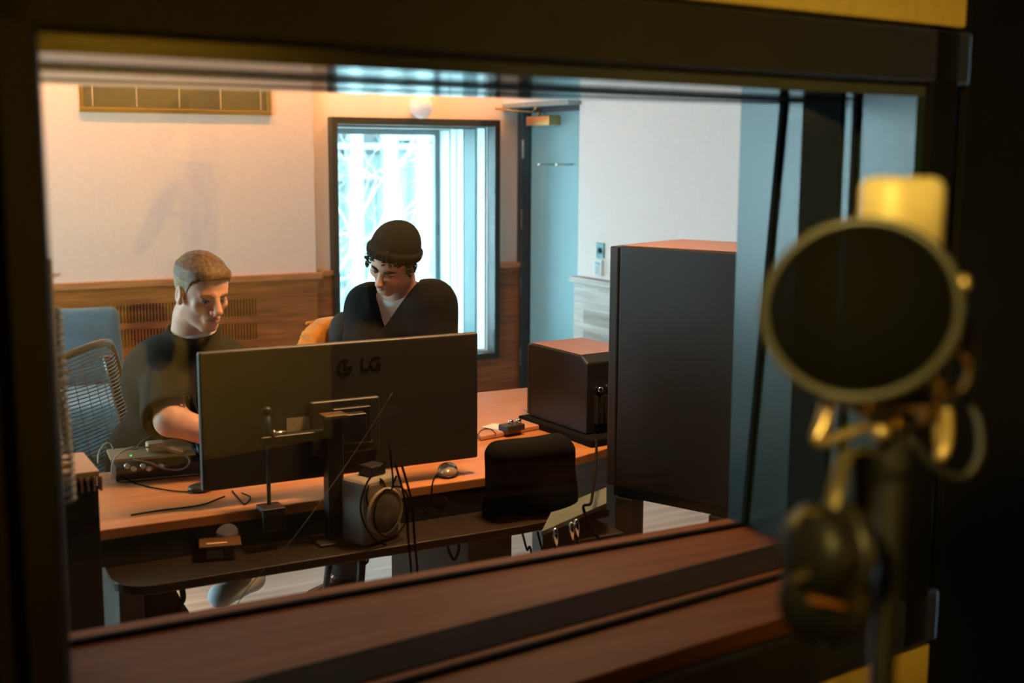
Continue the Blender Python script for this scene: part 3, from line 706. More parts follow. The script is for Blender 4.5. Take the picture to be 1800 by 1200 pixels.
    lo, hi = bb(kj, .15); implicit('trousers', [(lambda P: lf(P)+wav(P, 22, 3, .004), lo, hi, .010)], look['trousers'], body)
    for sd, a_, ang in ((-1, 'ar', look['toe_r']), (1, 'al', look['toe_l'])):
        A = np.array(J[a_]); d_ = np.array((math.cos(ang), math.sin(ang), 0)); z0 = look['sole'][0 if sd < 0 else 1]
        def sf(P, A=A, d_=d_, z0=z0):
            r = sd_cap(P, (A[0], A[1], z0+.045), (A[0]+d_[0]*.15, A[1]+d_[1]*.15, z0+.035), .046, .042)
            r = smin(r, sd_cap(P, (A[0]-d_[0]*.03, A[1]-d_[1]*.03, z0+.04), (A[0]-d_[0]*.01, A[1]-d_[1]*.01, z0+.12), .042, .045), .03)
            return smax(r, z0-P[:, 2], .006)
        def sm(C_, z0=z0): return (C_[:, 2] < z0+.022).astype(int)
        lo = np.array((A[0]-.24, A[1]-.24, z0-.01)); hi = np.array((A[0]+.24, A[1]+.24, z0+.19))
        so = implicit('shoe', [(sf, lo, hi, .006)], look['shoe'], body, sm)
        pp = np.array((-d_[1], d_[0], 0)); b = MB()
        for k in range(4):
            c0 = Vector((A[0], A[1], z0+.105-.012*k))+Vector(d_)*(.045+.022*k); b.tube([c0-Vector(pp)*.022-Vector((0, 0, .008)), c0+Vector((0, 0, .004)), c0+Vector(pp)*.022-Vector((0, 0, .008))], .003, 6)
        b.build('laces', look['laces'], so)
    return root, body
cloth1 = mat('washed_black_cotton', (.017, .016, .012), .95, var=.12, scale=18, bump=.3, bscale=500, spec=.2)
cloth2 = mat('black_fine_knit', (.006, .006, .0055), .95, var=.15, scale=30, bump=.35, bscale=600, spec=.2)
tee = mat('white_cotton', (.72, .70, .66), .9, var=.03); tee2 = mat('off_white_cotton', (.62, .58, .50), .9, var=.03)
denim = mat('dark_denim', (.018, .02, .026), .9, var=.15, bump=.2)
def w_(px, py, t): return np.array(at(px, py, t=t))
# ---- man on the left, fair short hair, black T-shirt
F1 = frame(np.array(at(355, 513, t=3.55)), camdir(.66, -.36, .66), camdir(.05, 1, .2), .88)
J1 = dict(neck=w_(341, 588, 3.63), sl=w_(394, 642, 3.74), sr=w_(290, 640, 3.62), chest=w_(325, 668, 3.72), pelvis=w_(288, 860, 3.92),
          el=w_(418, 735, 3.50), wl=np.array((1.18, 3.42, .83)), er=w_(300, 738, 3.44), wr=np.array((1.02, 3.40, .84)), kr=np.array((.66, 3.52, .54)), kl=np.array((.82, 3.50, .54)), ar=np.array((.86, 3.72, .20)), al=np.array(at(436, 1030, t=4.22))+np.array((0, 0, .09)))
L1 = dict(gaze=.003, brow=brow_b, brow_r=.003, hairline=[-.062, -.055, -.035, .022, .018, -.018, .020, .052, .068, .074], side_t=.0035, top_t=.016, fringe=True, sleeve=.97, collar='crew',
          under=tee2, under_h=.012, trousers=denim, toe_r=-1.2, toe_l=-2.5, sole=(.10, float(J1['al'][2]-.11)), shoe=[mat('white_canvas', (.62, .66, .67), .6, var=.04), white_p], laces=white_p)
hair1 = mat('light_brown_hair', (.125, .064, .022), .55, var=.4, scale=22, stretch=(6, 1, 6), bump=.5, bscale=260)
hair1b = mat('faded_side_hair', (.27, .22, .145), .8, var=.25, scale=160, bump=.3, bscale=400)
person('seated person with short light brown hair and faded black T-shirt at the desk', J1, F1, skin1, [hair1, hair1b], cloth1, L1, jaw=1.0)
# ---- man on the right, black beanie, dark curls, black V-neck sweater
F2 = frame(np.array(at(690, 458, t=3.98)), camdir(-.37, -.62, .70), camdir(.30, 1, .12), .87)
J2 = dict(neck=w_(704, 527, 4.12), sl=w_(760, 535, 4.06), sr=w_(648, 540, 4.16), chest=w_(705, 590, 4.14), pelvis=w_(722, 745, 4.40),
          el=w_(775, 660, 4.02), wl=w_(735, 700, 3.78), er=w_(632, 655, 3.90), wr=w_(675, 700, 3.72), kr=np.array((1.45, 3.75, .55)), kl=np.array((1.80, 3.72, .55)), ar=np.array(at(604, 1002, Z=.11)), al=np.array((1.85, 4.0, .13)))
L2 = dict(gaze=-.001, brow=brow_m, brow_r=.0042, hairline=[-.075, -.065, -.045, .020, .010, -.030, .016, .050, .062, .068], side_t=.010, top_t=.008, sleeve=2, collar='v',
          under=tee, under_h=.012, trousers=mat('black_wool_trousers', (.012, .012, .012), .9, bump=.2), toe_r=-2.75, toe_l=-1.5, sole=(.0, .0), shoe=[mat('black_leather_boot', (.012, .011, .011), .22, var=.1), rubber], laces=black)
r2, body2 = person('seated person in black knitted beanie and black V-neck sweater looking down beside the bright window', J2, F2, skin2, [brow_m], cloth2, L2, jaw=1.03)
knit = mat('black_rib_knit', (.007, .007, .0065), .95, var=.2, scale=90, bump=.6, bscale=420, spec=.2)
def beanie(P):
    q = to_l(P, F2); pl = q[:, 2]-(.034+.42*(q[:, 1]-.03))
    an = np.arctan2(q[:, 0], q[:, 1]+.02); rib = .0009*np.sin(an*46)
    d = sd_ell(q, (0, -.026, .052), (.093, .110, .090))+rib+wav(q, 22, 2, .003)
    d = smax(d, -pl+.006, .006)
    cuff = sd_ell(q, (0, -.024, .045), (.103, .119, .103))+rib*1.6; cuff = smax(cuff, -pl, .010); cuff = smax(cuff, pl-.040, .012)
    return smin(d, cuff, .004)
lo, hi = bounds(F2, (-.12, -.16, -.05), (.12, .13, .17)); implicit('beanie', [(beanie, lo, hi, .0026)], knit, body2)
b = MB(); rnd = random.Random(4)
for k in range(95):
    u_ = rnd.random()
    if k < 34: x, y, z = -(.080+rnd.random()*.006), rnd.uniform(-.02, .058), rnd.uniform(-.018, .03)
    elif k < 70: x, y, z = .080+rnd.random()*.006, rnd.uniform(-.03, .045), rnd.uniform(-.03, .02)
    else: x, y, z = rnd.uniform(-.07, -.005) if rnd.random() < .6 else rnd.uniform(.035, .07), 0, rnd.uniform(.042, .058); y = .086*math.sqrt(max(.05, 1-(x/.085)**2))
    r = rnd.uniform(.005, .010); ph = rnd.random()*6; c0 = Vector((x, y, z)); n_ = Vector((x, y*.8, 0)).normalized(); t_ = n_.cross(Vector((0, 0, 1)))
    pts = [to_w(c0+n_*(.003+.004*math.sin(i*.9+ph))+(t_*math.cos(ph+i*.6)+Vector((0, 0, 1))*math.sin(ph+i*.6))*r*(1-.05*i), F2) for i in range(9)]
    b.tube(pts, .0021, 5)
b.build('curls', brow_m, body2)
"""END PEOPLE"""
# ================================================================== DESK AND WHAT STANDS ON IT
DZ0 = .76
def V3(*a): return Vector(a)
def dbox(name, lo, hi, m, parent=None, rot=0, piv=None, bev=.002):
    return MB().box(lo, hi, rot=rotz(rot) if rot else None, pivot=piv, bev=bev).build(name, m, parent)
desk = thing('studio_desk', 'wide studio desk with orange-brown veneer top, black rear panel and rounded rear cable shelf', 'desk', (1.3, 3.3, 0))
b = MB(); b.prism([(.40, 3.05), (1.87, 3.05), (1.93, 3.12), (2.40, 3.30), (2.46, 4.20), (2.02, 4.20), (1.88, 3.62), (.58, 3.62), (.58, 4.02), (.22, 4.02), (.22, 3.42), (.40, 3.30)], DZ0-.028, DZ0)
b.build('desktop', deskw, desk, bevel=.003)
# rear panel with round cable holes
def panel_with_holes(x0, x1, z0, z1, y0, y1, holes):
    b = MB(); xs = x0; zc_ = None
    for (cx, cz, r) in holes:
        w0, w1 = cx-r*1.3, cx+r*1.3; b.box((xs, y0, z0), (w0, y1, z1)); n = 32; vs = []; fs = []
        for i in range(n):
            a = 2*math.pi*(i+.5)/n; c_, s_ = math.cos(a), math.sin(a); k = min(r*1.3/abs(c_) if abs(c_) > 1e-6 else 9, ((z1-cz) if s_ > 0 else (cz-z0))/abs(s_) if abs(s_) > 1e-6 else 9)
            for y in (y0, y1): vs += [(cx+r*c_, y, cz+r*s_), (cx+k*c_, y, cz+k*s_)]
        for i in range(n):
            j = (i+1) % n; q = lambda t, u: t*4+u
            fs += [(q(i, 0), q(i, 1), q(j, 1), q(j, 0)), (q(i, 2), q(i, 3), q(j, 3), q(j, 2)), (q(i, 0), q(i, 2), q(j, 2), q(j, 0))]
        b.add(vs, fs); xs = w1
    b.box((xs, y0, z0), (x1, y1, z1)); return b
h1 = at(400, 953, Y=3.055); h2 = at(775, 897, Y=3.055)
panel_with_holes(.42, 1.88, .662, DZ0-.028, 3.055, 3.068, [(h1.x, .698, .032), (h2.x, .70, .022)]).build('rear_panel', plastic_m, desk)
pts = []; cx, cy, r = .62, 2.96, .085
for i in range(9): a = math.pi+math.pi/2*i/8; pts.append((cx+r*math.cos(a), cy+r*math.sin(a)))
pts += [(1.62, 2.875), (1.93, 2.90), (1.93, 3.10), (.535, 3.10)]
MB().prism(pts, .636, .66).build('cable_shelf', mat('dark_stained_shelf', (.014, .009, .005), .42, var=.15, scale=12), desk, bevel=.003)
grey_leg = mat('grey_green_leg', (.045, .055, .052), .5)
for (xa, xb) in ((.555, .615), (1.52, 1.66)):
    MB().box((xa, 3.0, 0), (xb, 3.56, .635)).build('leg', grey_leg, desk, bevel=.004)
MB().box((2.37, 3.45, 0), (2.41, 4.12, DZ0-.028)).build('leg', grey_leg, desk, bevel=.004)
MB().box((.24, 3.5, 0), (.28, 3.98, DZ0-.028)).build('leg', grey_leg, desk, bevel=.004)

# ---- ultrawide monitor seen from behind
a = at(348, 620, Y=3.10); c = at(840, 590, Y=3.10); bz = at(352, 866, Y=3.10).z
mon_m = mat('monitor_back_plastic', (.030, .030, .027), .48, var=.04, spec=.5)
mon = thing('ultrawide_monitor', 'large black ultrawide monitor with LG logo seen from behind on a pole arm', 'monitor', ((a.x+c.x)/2, 3.11, DZ0))
MB().box((a.x, 3.098, bz), (c.x, 3.122, a.z), bev=.006).build('housing', mon_m, mon)
MB().box((a.x+.006, 3.1215, bz+.01), (c.x-.006, 3.124, a.z-.006)).build('screen', mat('dark_screen', (.02, .025, .03), .15, emit=(.5, .7, 1), estr=.25), mon)
lw, lh = c.x-a.x, a.z-bz; mx_, mz_ = (a.x+c.x)/2, (a.z+bz)/2
MB().box((mx_-.11, 3.082, mz_-.12), (mx_+.09, 3.10, mz_+.03), bev=.006).build('rear_bulge', mon_m, mon)
MB().box((mx_-.055, 3.062, mz_-.09), (mx_+.055, 3.08, mz_+.01), bev=.003).build('mount_plate', plastic, mon)
logo_m = mat('logo_grey', (.011, .011, .010), .25)
q0 = at(652, 640, Y=3.097)
text_mesh('logo_letters', 'LG', .052, Matrix.Translation((q0.x, 3.0975, q0.z)) @ Matrix.Rotation(math.pi/2, 4, 'X'), logo_m, mon)
q1 = at(606, 645, Y=3.097)
b = MB(); R_ = .022
def arc(c, r, a0, a1, w_, y, n=28):
    vs = []; fs = []
    for i in range(n+1):
        an = a0+(a1-a0)*i/n
        for rr in (r-w_, r):
            for yy in (y, y+.0012): vs.append((c[0]+rr*math.cos(an), yy, c[1]+rr*math.sin(an)))
    for i in range(n):
        k = i*4; fs += [(k, k+2, k+6, k+4), (k+1, k+3, k+7, k+5), (k, k+1, k+5, k+4), (k+2, k+3, k+7, k+6)]
    return vs, fs
b.add(*arc((q1.x, q1.z), R_, math.radians(60), math.radians(360), .004, 3.0965)); b.box((q1.x-.001, 3.0965, q1.z-.010), (q1.x+.003, 3.0977, q1.z+.010)).box((q1.x-.001, 3.0965, q1.z-.010), (q1.x+.010, 3.0977, q1.z-.006)).box((q1.x, 3.0965, q1.z-.002), (q1.x+R_-.002, 3.0977, q1.z+.001))
b.lathe([(.0001, 0), (.0032, 0), (.0032, .0012), (.0001, .0012)], (q1.x-.010, 3.0977, q1.z+.006), (0, -1, 0), 12).build('logo_emblem', logo_m, mon)
s1 = at(508, 738, Y=3.077); s2 = at(553, 757, Y=3.077)
MB().box((s1.x, 3.0970, s2.z), (s2.x, 3.0985, s1.z)).build('rating_label', mat('label_cream', (.42, .36, .24), .6, var=.12, scale=150), mon)
s1 = at(626, 776, Y=3.077); MB().box((s1.x, 3.0805, s1.z-.008), (s1.x+.05, 3.0823, s1.z)).build('port_label', mat('label_grey', (.16, .15, .11), .6), mon)
# pole arm holding the monitor
q = at(474, 800, Y=3.02); arm = thing('monitor_arm', 'black and steel pole clamp arm behind the ultrawide monitor', 'monitor arm', (q.x, 3.03, DZ0))
MB().tube([(q.x, 3.035, DZ0), (q.x, 3.035, at(474, 722, Y=3.035).z)], .0055, 14).build('pole', mat('blued_steel', (.10, .14, .15), .3, .7), arm)
MB().tube([(q.x, 3.035, at(474, 770, Y=3.035).z), (q.x, 3.035, at(474, 727, Y=3.035).z)], .0095, 14).build('collar', mat('blued_steel', (.1, .14, .15), .3, .7), arm)
MB().lathe([(.012, 0), (.013, .012), (.006, .018), (.001, .018)], (q.x, 3.035, at(474, 726, Y=3.035).z), n=18).build('end_cap', plastic, arm)
zz = at(474, 762, Y=3.035).z
MB().tube([(q.x, 3.035, zz), (q.x+.03, 3.03, zz), (q.x+.05, 3.03, zz)], .006, 10, mi=0).tube([(q.x+.012, 3.03, zz), (q.x+.018, 3.03, zz)], .011, 14).build('tension_screw', steel, arm)
MB().box((q.x-.02, 3.022, zz-.03), (mx_-.06, 3.052, zz-.005), bev=.004).box((mx_-.06, 3.03, zz-.05), (mx_+.03, 3.063, zz+.03), bev=.004).build('crossbar', plastic, arm)
MB().box((q.x-.03, 3.0, DZ0), (q.x+.03, 3.054, DZ0+.012), bev=.002).box((q.x-.03, 2.995, DZ0-.05), (q.x+.03, 3.05, DZ0-.04), bev=.002).box((q.x-.03, 2.99, DZ0-.05), (q.x+.03, 3.003, DZ0+.012), bev=.002).build('clamp', plastic, arm)
q = at(580, 800, Y=3.03); cl = thing('support_column', 'square black support column behind the middle of the monitor', 'stand', (q.x, 3.0, .66))
MB().box((q.x-.022, 2.985, .66), (q.x+.022, 3.025, at(580, 735, Y=3.0).z), bev=.004).build('column', plastic, cl)
MB().box((q.x-.06, 2.95, .66), (q.x+.06, 3.045, .668), bev=.002).build('foot_plate', plastic, cl)
MB().box((q.x-.03, 2.98, at(580, 735, Y=3.0).z), (q.x+.035, 3.03, at(580, 728, Y=3.0).z), bev=.003).build('cap', mat('cap_brown', (.10, .06, .03), .5), cl)

# ---- little grey speaker cube with a round grille on the cable shelf
e = at(642, 964, Z=.66); yaw = math.radians(22); U = V3(math.cos(yaw), math.sin(yaw), 0); Wd = V3(-math.sin(yaw), math.cos(yaw), 0)
amp_m = mat('warm_grey_casing', (.24, .215, .175), .55, var=.05, scale=12)
amp = thing('desktop_speaker', 'small warm-grey speaker box with a round grille on the rear cable shelf', 'speaker', (e.x+.05, e.y+.05, .66))
R3 = Matrix((U, Wd, V3(0, 0, 1))).transposed()
W_, D_, H_ = .142, .095, .178
def lb(lo, hi, m, name, par, bev, org=e, R=R3):
    b = MB().box(lo, hi, bev=bev); b.v = [tuple(Vector(org)+R @ Vector(v)) for v in b.v]; return b.build(name, m, par)
lb((0, 0, .0), (W_, D_, H_), amp_m, 'casing', amp, .016)
fc = e+U*(W_*.50)+V3(0, 0, H_*.47)
MB().lathe([(.001, 0), (.063, 0), (.066, .004), (.062, .010), (.056, .006), (.001, .006)], fc+Wd*.001, -Wd, 40).build('grille_ring', mat('ring_tan', (.30, .24, .15), .45), amp)
MB().lathe([(.0005, .0), (.040, .003), (.055, 0)], fc-Wd*.006, -Wd, 40, cap=False).build('grille', mat('grille_cloth', (.10, .085, .055), .8, var=.25, scale=400), amp)
lb((.045, .02, H_), (.10, .07, H_+.028), plastic, 'power_plug', amp, .004)
def cable(name, label, pts, r, m=None, group=None, n=8, seg=8, cat='cable'):
    return tag(MB().tube(spline(pts, seg), r, n).build(name, m or rubber), label, cat, group)
def ring3(c, ux, uz, r1, r2, a0=0, a1=2*math.pi, n=26): return [Vector(c)+Vector(ux)*math.cos(a0+(a1-a0)*i/n)*r1+Vector(uz)*math.sin(a0+(a1-a0)*i/n)*r2 for i in range(n+1)]
f0 = fc-Wd*.022
cable('looped_cable', 'black cable coiled in a big loop in front of the round grille', [f0+V3(.0, -.0, .19)]+ring3(f0+V3(.005, 0, .005), U, V3(0, 0, 1), .066, .068, 1.5, 1.5+2*math.pi, 14)+[f0+V3(.02, 0, .10)], .0026, seg=4)
cable('looped_cable', 'black cable drooping in a long loop down the left side of the grey speaker box', [f0+V3(-.01, 0, .14), f0+V3(-.07, -.02, .10), f0+V3(-.095, -.03, .03), f0+V3(-.06, -.02, -.05), f0+V3(.0, 0, -.09), f0+V3(.06, .01, -.105)], .0026)
cable('looped_cable', 'small black cable loop above the round grille', ring3(f0+V3(-.035, .01, .055), U, V3(0, 0, 1), .035, .042, 2.4, 2.4+5.0, 12), .0024, seg=4)
for k, (px, lab) in enumerate(((724, 'left of two straight black cables hanging below the cable shelf'), (735, 'right of two straight black cables hanging below the cable shelf'))):
    p0 = at(px-30, 812, Y=2.88); p1 = at(px-6, 950, Y=2.86); p2 = at(px, 1030, Y=2.86)
    cable('hanging_cable', lab, [p0, at(px-12, 880, Y=2.855), p1, p2, V3(p2.x, p2.y, .30), V3(p2.x+.02, p2.y+.05, .01)], .0034, n=8)
cable('thin_cable', 'thin cable running diagonally down from the monitor to the floor', [at(690, 690, Y=3.05), at(620, 800, Y=2.98), at(520, 940, Y=2.845), at(415, 1065, Y=2.84), V3(.66, 2.9, .25)], .0010, mat('cable_brown', (.015, .011, .007), .7))
cable('cable_loop', 'black cable hanging in a narrow loop under the right half of the cable shelf', [at(787, 950, Y=3.0), at(789, 968, Y=3.0), at(798, 983, Y=3.0), at(806, 968, Y=3.0), at(806, 948, Y=3.0)], .0042)
cable('cable_loop', 'black cable loop just showing beneath the grey speaker box', [at(632, 975, Y=3.0), at(636, 988, Y=3.0), at(641, 990, Y=3.0), at(646, 986, Y=3.0), at(647, 972, Y=3.0)], .004)
def coil(name, lab, P, r, tr, turns):
    pts = spline(P, 10); n = turns*10; out = []; L = len(pts)-1
    for i in range(n+1):
        t = i/n*L; k = min(int(t), L-1); p = pts[k].lerp(pts[k+1], t-k); d = (pts[k+1]-pts[k]).normalized(); a_ = d.orthogonal().normalized(); c_ = d.cross(a_)
        an = 2*math.pi*i/10; out.append(p+a_*math.cos(an)*r+c_*math.sin(an)*r)
    return tag(MB().tube(out, tr, 5).build(name, rubber), lab, 'cable')
coil('spiral_cable', 'black spiral cable hanging beside the grey left desk leg', [at(246, 1036, Y=3.0), at(250, 1065, Y=3.05), at(266, 1100, Y=3.1), V3(.72, 3.15, .3), V3(.74, 3.2, .02)], .005, .0022, 60)
coil('spiral_cable', 'second black spiral cable hanging right of the first one under the desk', [at(316, 1022, Y=3.15), at(322, 1050, Y=3.15), at(314, 1085, Y=3.15), V3(.78, 3.2, .25), V3(.80, 3.22, .02)], .006, .0024, 60)
# ---- small box with label on the cable shelf
e2 = at(372, 985, Z=.66); R2 = rotz(math.radians(-14)); bx = thing('adapter_box', 'small flat brown-black adapter box with a pale label on the cable shelf', 'electronics', e2)
lb((-.015, 0, .0), (.055, .06, .034), plastic, 'housing', bx, .003, e2, R2)
lb((-.03, -.008, .034), (.075, .066, .040), mat('adapter_lid', (.12, .06, .025), .35), 'lid', bx, .002, e2, R2)
lb((-.012, .004, .0401), (.04, .016, .0425), mat('adapter_strip', (.62, .38, .2), .3), 'strip', bx, .0008, e2, R2)
lb((-.012, -.0012, .006), (.028, 0, .026), mat('adapter_label', (.20, .17, .12), .6), 'label_plate', bx, 0, e2, R2)
# ---- desk right: computer mouse, flat board, papers, knob unit
e = at(795, 838, Z=DZ0); mo = thing('computer_mouse', 'glossy silver-brown oval computer mouse lying at the rear desk edge', 'mouse', e)
b = MB().ell((e.x, e.y+.03, DZ0+.014), (.030, .052, .020), rotz(-.5)); b.v = [(x, y, max(z, DZ0)) for x, y, z in b.v]; b.build('shell', mat('mouse_silver', (.42, .34, .26), .18, .4), mo)
b = MB().ell((e.x, e.y+.03, DZ0+.006), (.032, .054, .008), rotz(-.5)); b.v = [(x, y, max(z, DZ0)) for x, y, z in b.v]; b.build('base', plastic, mo)
cable('mouse_cable', 'thin cable curling from the silver mouse over the desk edge', [at(772, 832, Z=DZ0+.004), at(765, 838, Z=DZ0+.004), at(760, 850, Z=DZ0+.004), at(758, 880, Y=3.04), at(745, 905, Y=3.04)], .002)
p_ = [at(x, y, Z=DZ0+.001) for x, y in ((812, 742), (884, 714), (935, 722), (960, 752), (845, 775))]
tag(MB().prism([(v.x, v.y) for v in p_], DZ0+.001, DZ0+.016).build('drawing_board', mat('board_terracotta', (.46, .23, .14), .5, var=.04), bevel=.003), 'flat terracotta-brown board lying on the right wing of the desk', 'board')
e = at(893, 765, Z=DZ0+.0); pp_ = thing('paper_stack', 'small stack of white and violet papers by the front of the small black speaker', 'paper', e)
for i, cc in enumerate(((.7, .7, .75), (.45, .42, .62), (.72, .70, .68))): lb((-.04, -.05, .0165+.0012*i), (.03, .05, .0175+.0012*i), mat('paper%d' % i, cc, .7), 'sheet', pp_, 0, e+V3(0, .05, 0), rotz(.2+.15*i))
e = at(905, 757, Z=DZ0+.02); kn = thing('volume_controller', 'small black controller with two chrome knobs beside the papers', 'controller', e)
lb((-.03, 0, -.003), (.045, .05, .018), plastic, 'housing', kn, .003, e, rotz(.2))
for dx in (-.015, .015): MB().lathe([(.009, 0), (.009, .014), (.007, .016), (.001, .016)], e+V3(dx+.01, .02, .018), n=16).build('knob', chrome, kn)
cable('thin_wire', 'thin dark wire lying in a curve on the terracotta board', [at(838, 768, Z=DZ0+.018), at(846, 756, Z=DZ0+.018), at(862, 754, Z=DZ0+.018), at(872, 762, Z=DZ0+.018)], .0012)

# ---- small studio speaker on the desk
A = at(932, 603, Z=1.04); dd = V3(.05, -1, 0).normalized(); uu = V3(1, .12, 0).normalized()
sp = thing('studio_speaker', 'smaller black studio speaker with a painted warm top sheen on the right of the desk', 'speaker', (A.x+.1, A.y-.15, .78))
def obox(name, A, u, d, w, l, z0, z1, m, par, ch=0, lean=0, top=None):
    """box given by its front left top corner; chamfer ch along the rear top edge"""
    prof = [(0, z0), (0, z1), (l-ch, z1), (l, z1-ch*.6), (l, z0)] if ch else [(0, z0), (0, z1), (l, z1), (l, z0)]
    n = len(prof); P2 = []
    for s_ in (0, w): P2 += [Vector((A.x, A.y, 0))+d*(t+lean*(z1-z))+u*s_+V3(0, 0, z) for t, z in prof]
    if top: b = MB(); e3 = .004; b.add([P2[1]+d*e3+u*e3+V3(0, 0, .0004), P2[2]-d*e3+u*e3+V3(0, 0, .0004), P2[2+n]-d*e3-u*e3+V3(0, 0, .0004), P2[1+n]+d*e3-u*e3+V3(0, 0, .0004), P2[1]+d*e3+u*e3+V3(0, 0, .002), P2[2]-d*e3+u*e3+V3(0, 0, .002), P2[2+n]-d*e3-u*e3+V3(0, 0, .002), P2[1+n]+d*e3-u*e3+V3(0, 0, .002)], [(0, 1, 2, 3), (4, 5, 6, 7), (0, 1, 5, 4), (1, 2, 6, 5), (2, 3, 7, 6), (3, 0, 4, 7)]); b.build('painted_sheen_top', top, par)  # thin sheet carrying the painted sheen over the cabinet top
    b = MB(); b.add(P2, [tuple(range(n)), tuple(range(n, 2*n))[::-1]]+[(i, (i+1) % n, n+(i+1) % n, n+i) for i in range(n)]); return b.build(name, m, par, bevel=.005)
spk_m = mat('speaker_black_vinyl', (.009, .009, .009), .45, var=.08, scale=60)
spk_sheen = mat('speaker_painted_sheen', (.26, .12, .06), .35, var=.04)  # warm lamp sheen on the black vinyl tops, painted in as brown
L_, Wp = .34, .23
obox('cabinet', A, uu, dd, Wp, L_, .785, 1.04, spk_m, sp, .035, -.0, spk_sheen)
obox('baffle', A-dd*.02, uu, dd, Wp, .018, .79, 1.035, plastic, sp)
fcx = Vector((A.x, A.y, 0))+uu*Wp/2-dd*.02
MB().lathe([(.078, 0), (.075, .008), (.06, .004), (.02, -.01), (.001, -.004)], fcx+V3(0, 0, .87), -dd, 32).build('woofer', rubber, sp)
MB().lathe([(.024, 0), (.022, .006), (.010, .001), (.001, .006)], fcx+V3(0, 0, .99), -dd, 24).build('tweeter', rubber, sp)
rr = Vector((A.x, A.y, 0))+dd*L_
for s_, z in ((.05, .93), (.09, .93), (.15, .95)): MB().lathe([(.01, 0), (.01, .012), (.006, .014), (.001, .014)], rr+uu*s_+V3(0, 0, z), dd, 14).build('rear_connector', chrome, sp)
MB().box((0, 0, 0), (.15, .006, .10)).v
hs = MB(); 
for k in range(7): hs.add([tuple(rr+uu*(.03+.02*k+o1)+dd*(o2)+V3(0, 0, z)) for o1, o2, z in ((0, 0, .82), (.006, 0, .82), (.006, .02, .82), (0, .02, .82), (0, 0, .91), (.006, 0, .91), (.006, .02, .91), (0, .02, .91))], [(0, 1, 2, 3), (4, 5, 6, 7), (0, 1, 5, 4), (1, 2, 6, 5), (2, 3, 7, 6), (3, 0, 4, 7)])
hs.build('heat_sink', plastic, sp)
pd = thing('isolation_pad', 'dark foam isolation pad under the smaller studio speaker', 'speaker pad', (A.x+.1, A.y-.15, DZ0))
obox('foam_wedge', A-dd*.03-uu*.03, uu, dd, Wp+.06, L_+.10, DZ0, .785, rubber, pd)
# ---- large studio speaker on its stand
ZT = 1.416; A = at(1072, 431, Z=ZT); hd = -.41; dd = V3(-math.sin(hd), -math.cos(hd), 0); uu = V3(math.cos(hd), -math.sin(hd), 0)
zb = at(1066, 852, Y=A.y).z
bs = thing('studio_speaker', 'tall black main studio speaker with a painted warm top sheen on a floor stand', 'speaker', (A.x+.2, A.y-.2, zb))
obox('cabinet', A+dd*.035, uu, dd, .36, .42, zb, ZT, spk_m, bs, top=spk_sheen)
obox('baffle', A, uu, dd, .36, .032, zb+.002, ZT-.002, plastic, bs)
fx = Vector((A.x, A.y, 0))+uu*.18
MB().lathe([(.14, 0), (.135, .012), (.11, .004), (.03, -.02), (.001, -.01)], fx+V3(0, 0, zb+.2), -dd, 40).build('woofer', rubber, bs)
MB().lathe([(.075, 0), (.07, .01), (.05, .004), (.001, -.008)], fx+V3(0, 0, zb+.43), -dd, 32).build('midrange_driver', rubber, bs)
MB().lathe([(.04, 0), (.036, .006), (.014, .002), (.001, .009)], fx+V3(0, 0, zb+.56), -dd, 24).build('tweeter', rubber, bs)
st = thing('speaker_stand', 'black floor stand with thick posts under the tall studio speaker', 'speaker stand', (A.x+.2, A.y-.25, 0))
C0 = Vector((A.x, A.y, 0))
obox('top_plate', A+dd*.02+uu*.01, uu, dd, .35, .42, zb-.03, zb, plastic, st)
for (s_, t_) in ((.005, .03), (.005, .35), (.28, .35)): obox('post', C0+uu*s_+dd*t_, uu, dd, .065, .065, .10, zb-.03, plastic_m, st)
obox('base_plate', C0+uu*.0+dd*.0, uu, dd, .36, .44, .06, .10, plastic_m, st)
for (s_, t_) in ((.03, .04), (.32, .04), (.03, .43), (.32, .43)):
    p3 = C0+uu*s_+dd*t_; MB().lathe([(.001, -.012), (.028, -.012), (.03, 0), (.028, .012), (.001, .012)], p3+V3(0, 0, .03), uu, 20).box((p3.x-.012, p3.y-.012, .04), (p3.x+.012, p3.y+.012, .062)).build('caster', mat('blue_black_caster', (.02, .05, .07), .4), st)

# ---- equipment box with plugged cables, right below the desk
e0 = at(1003, 930, Y=3.02); rk = thing('equipment_rack', 'low black equipment rack with a grey-green sloping patch panel and plugged cables', 'rack', (1.95, 3.0, 0))
c1, c2, c3, c4 = at(952, 934, Y=2.78), at(1066, 884, Y=2.82), at(1066, 856, Y=2.96), at(972, 893, Y=2.92)
b = MB(); b.add([c1, c2, c3, c4]+[v-V3(0, 0, .012) for v in (c1, c2, c3, c4)], [(0, 1, 2, 3), (7, 6, 5, 4), (0, 1, 5, 4), (1, 2, 6, 5), (2, 3, 7, 6), (3, 0, 4, 7)]); b.build('patch_panel', mat('panel_grey_green', (.11, .14, .135), .5, var=.15, scale=14), rk)
bx0, bx1 = c1.x+.12, c2.x+.05
MB().box((bx0, 2.80, 0), (bx1, 2.98, c1.z-.05), bev=.004).build('rack_case', black, rk)
for k, (px, py) in enumerate(((975, 928), (1003, 917), (1012, 912))):
    q = at(px, py, Y=2.775); MB().lathe([(.001, 0), (.007, 0), (.008, .02), (.005, .05), (.001, .05)], q, (.1, -.1, -1), 14).build('plug', chrome, rk)
    MB().tube(spline([q-V3(0, 0, .045), q-V3(-.01, 0, .10), q-V3(.01*k, .03, .22), V3(q.x+.02, 2.74, .02)], 6), .0032, 8).build('plug_cable', rubber, rk)
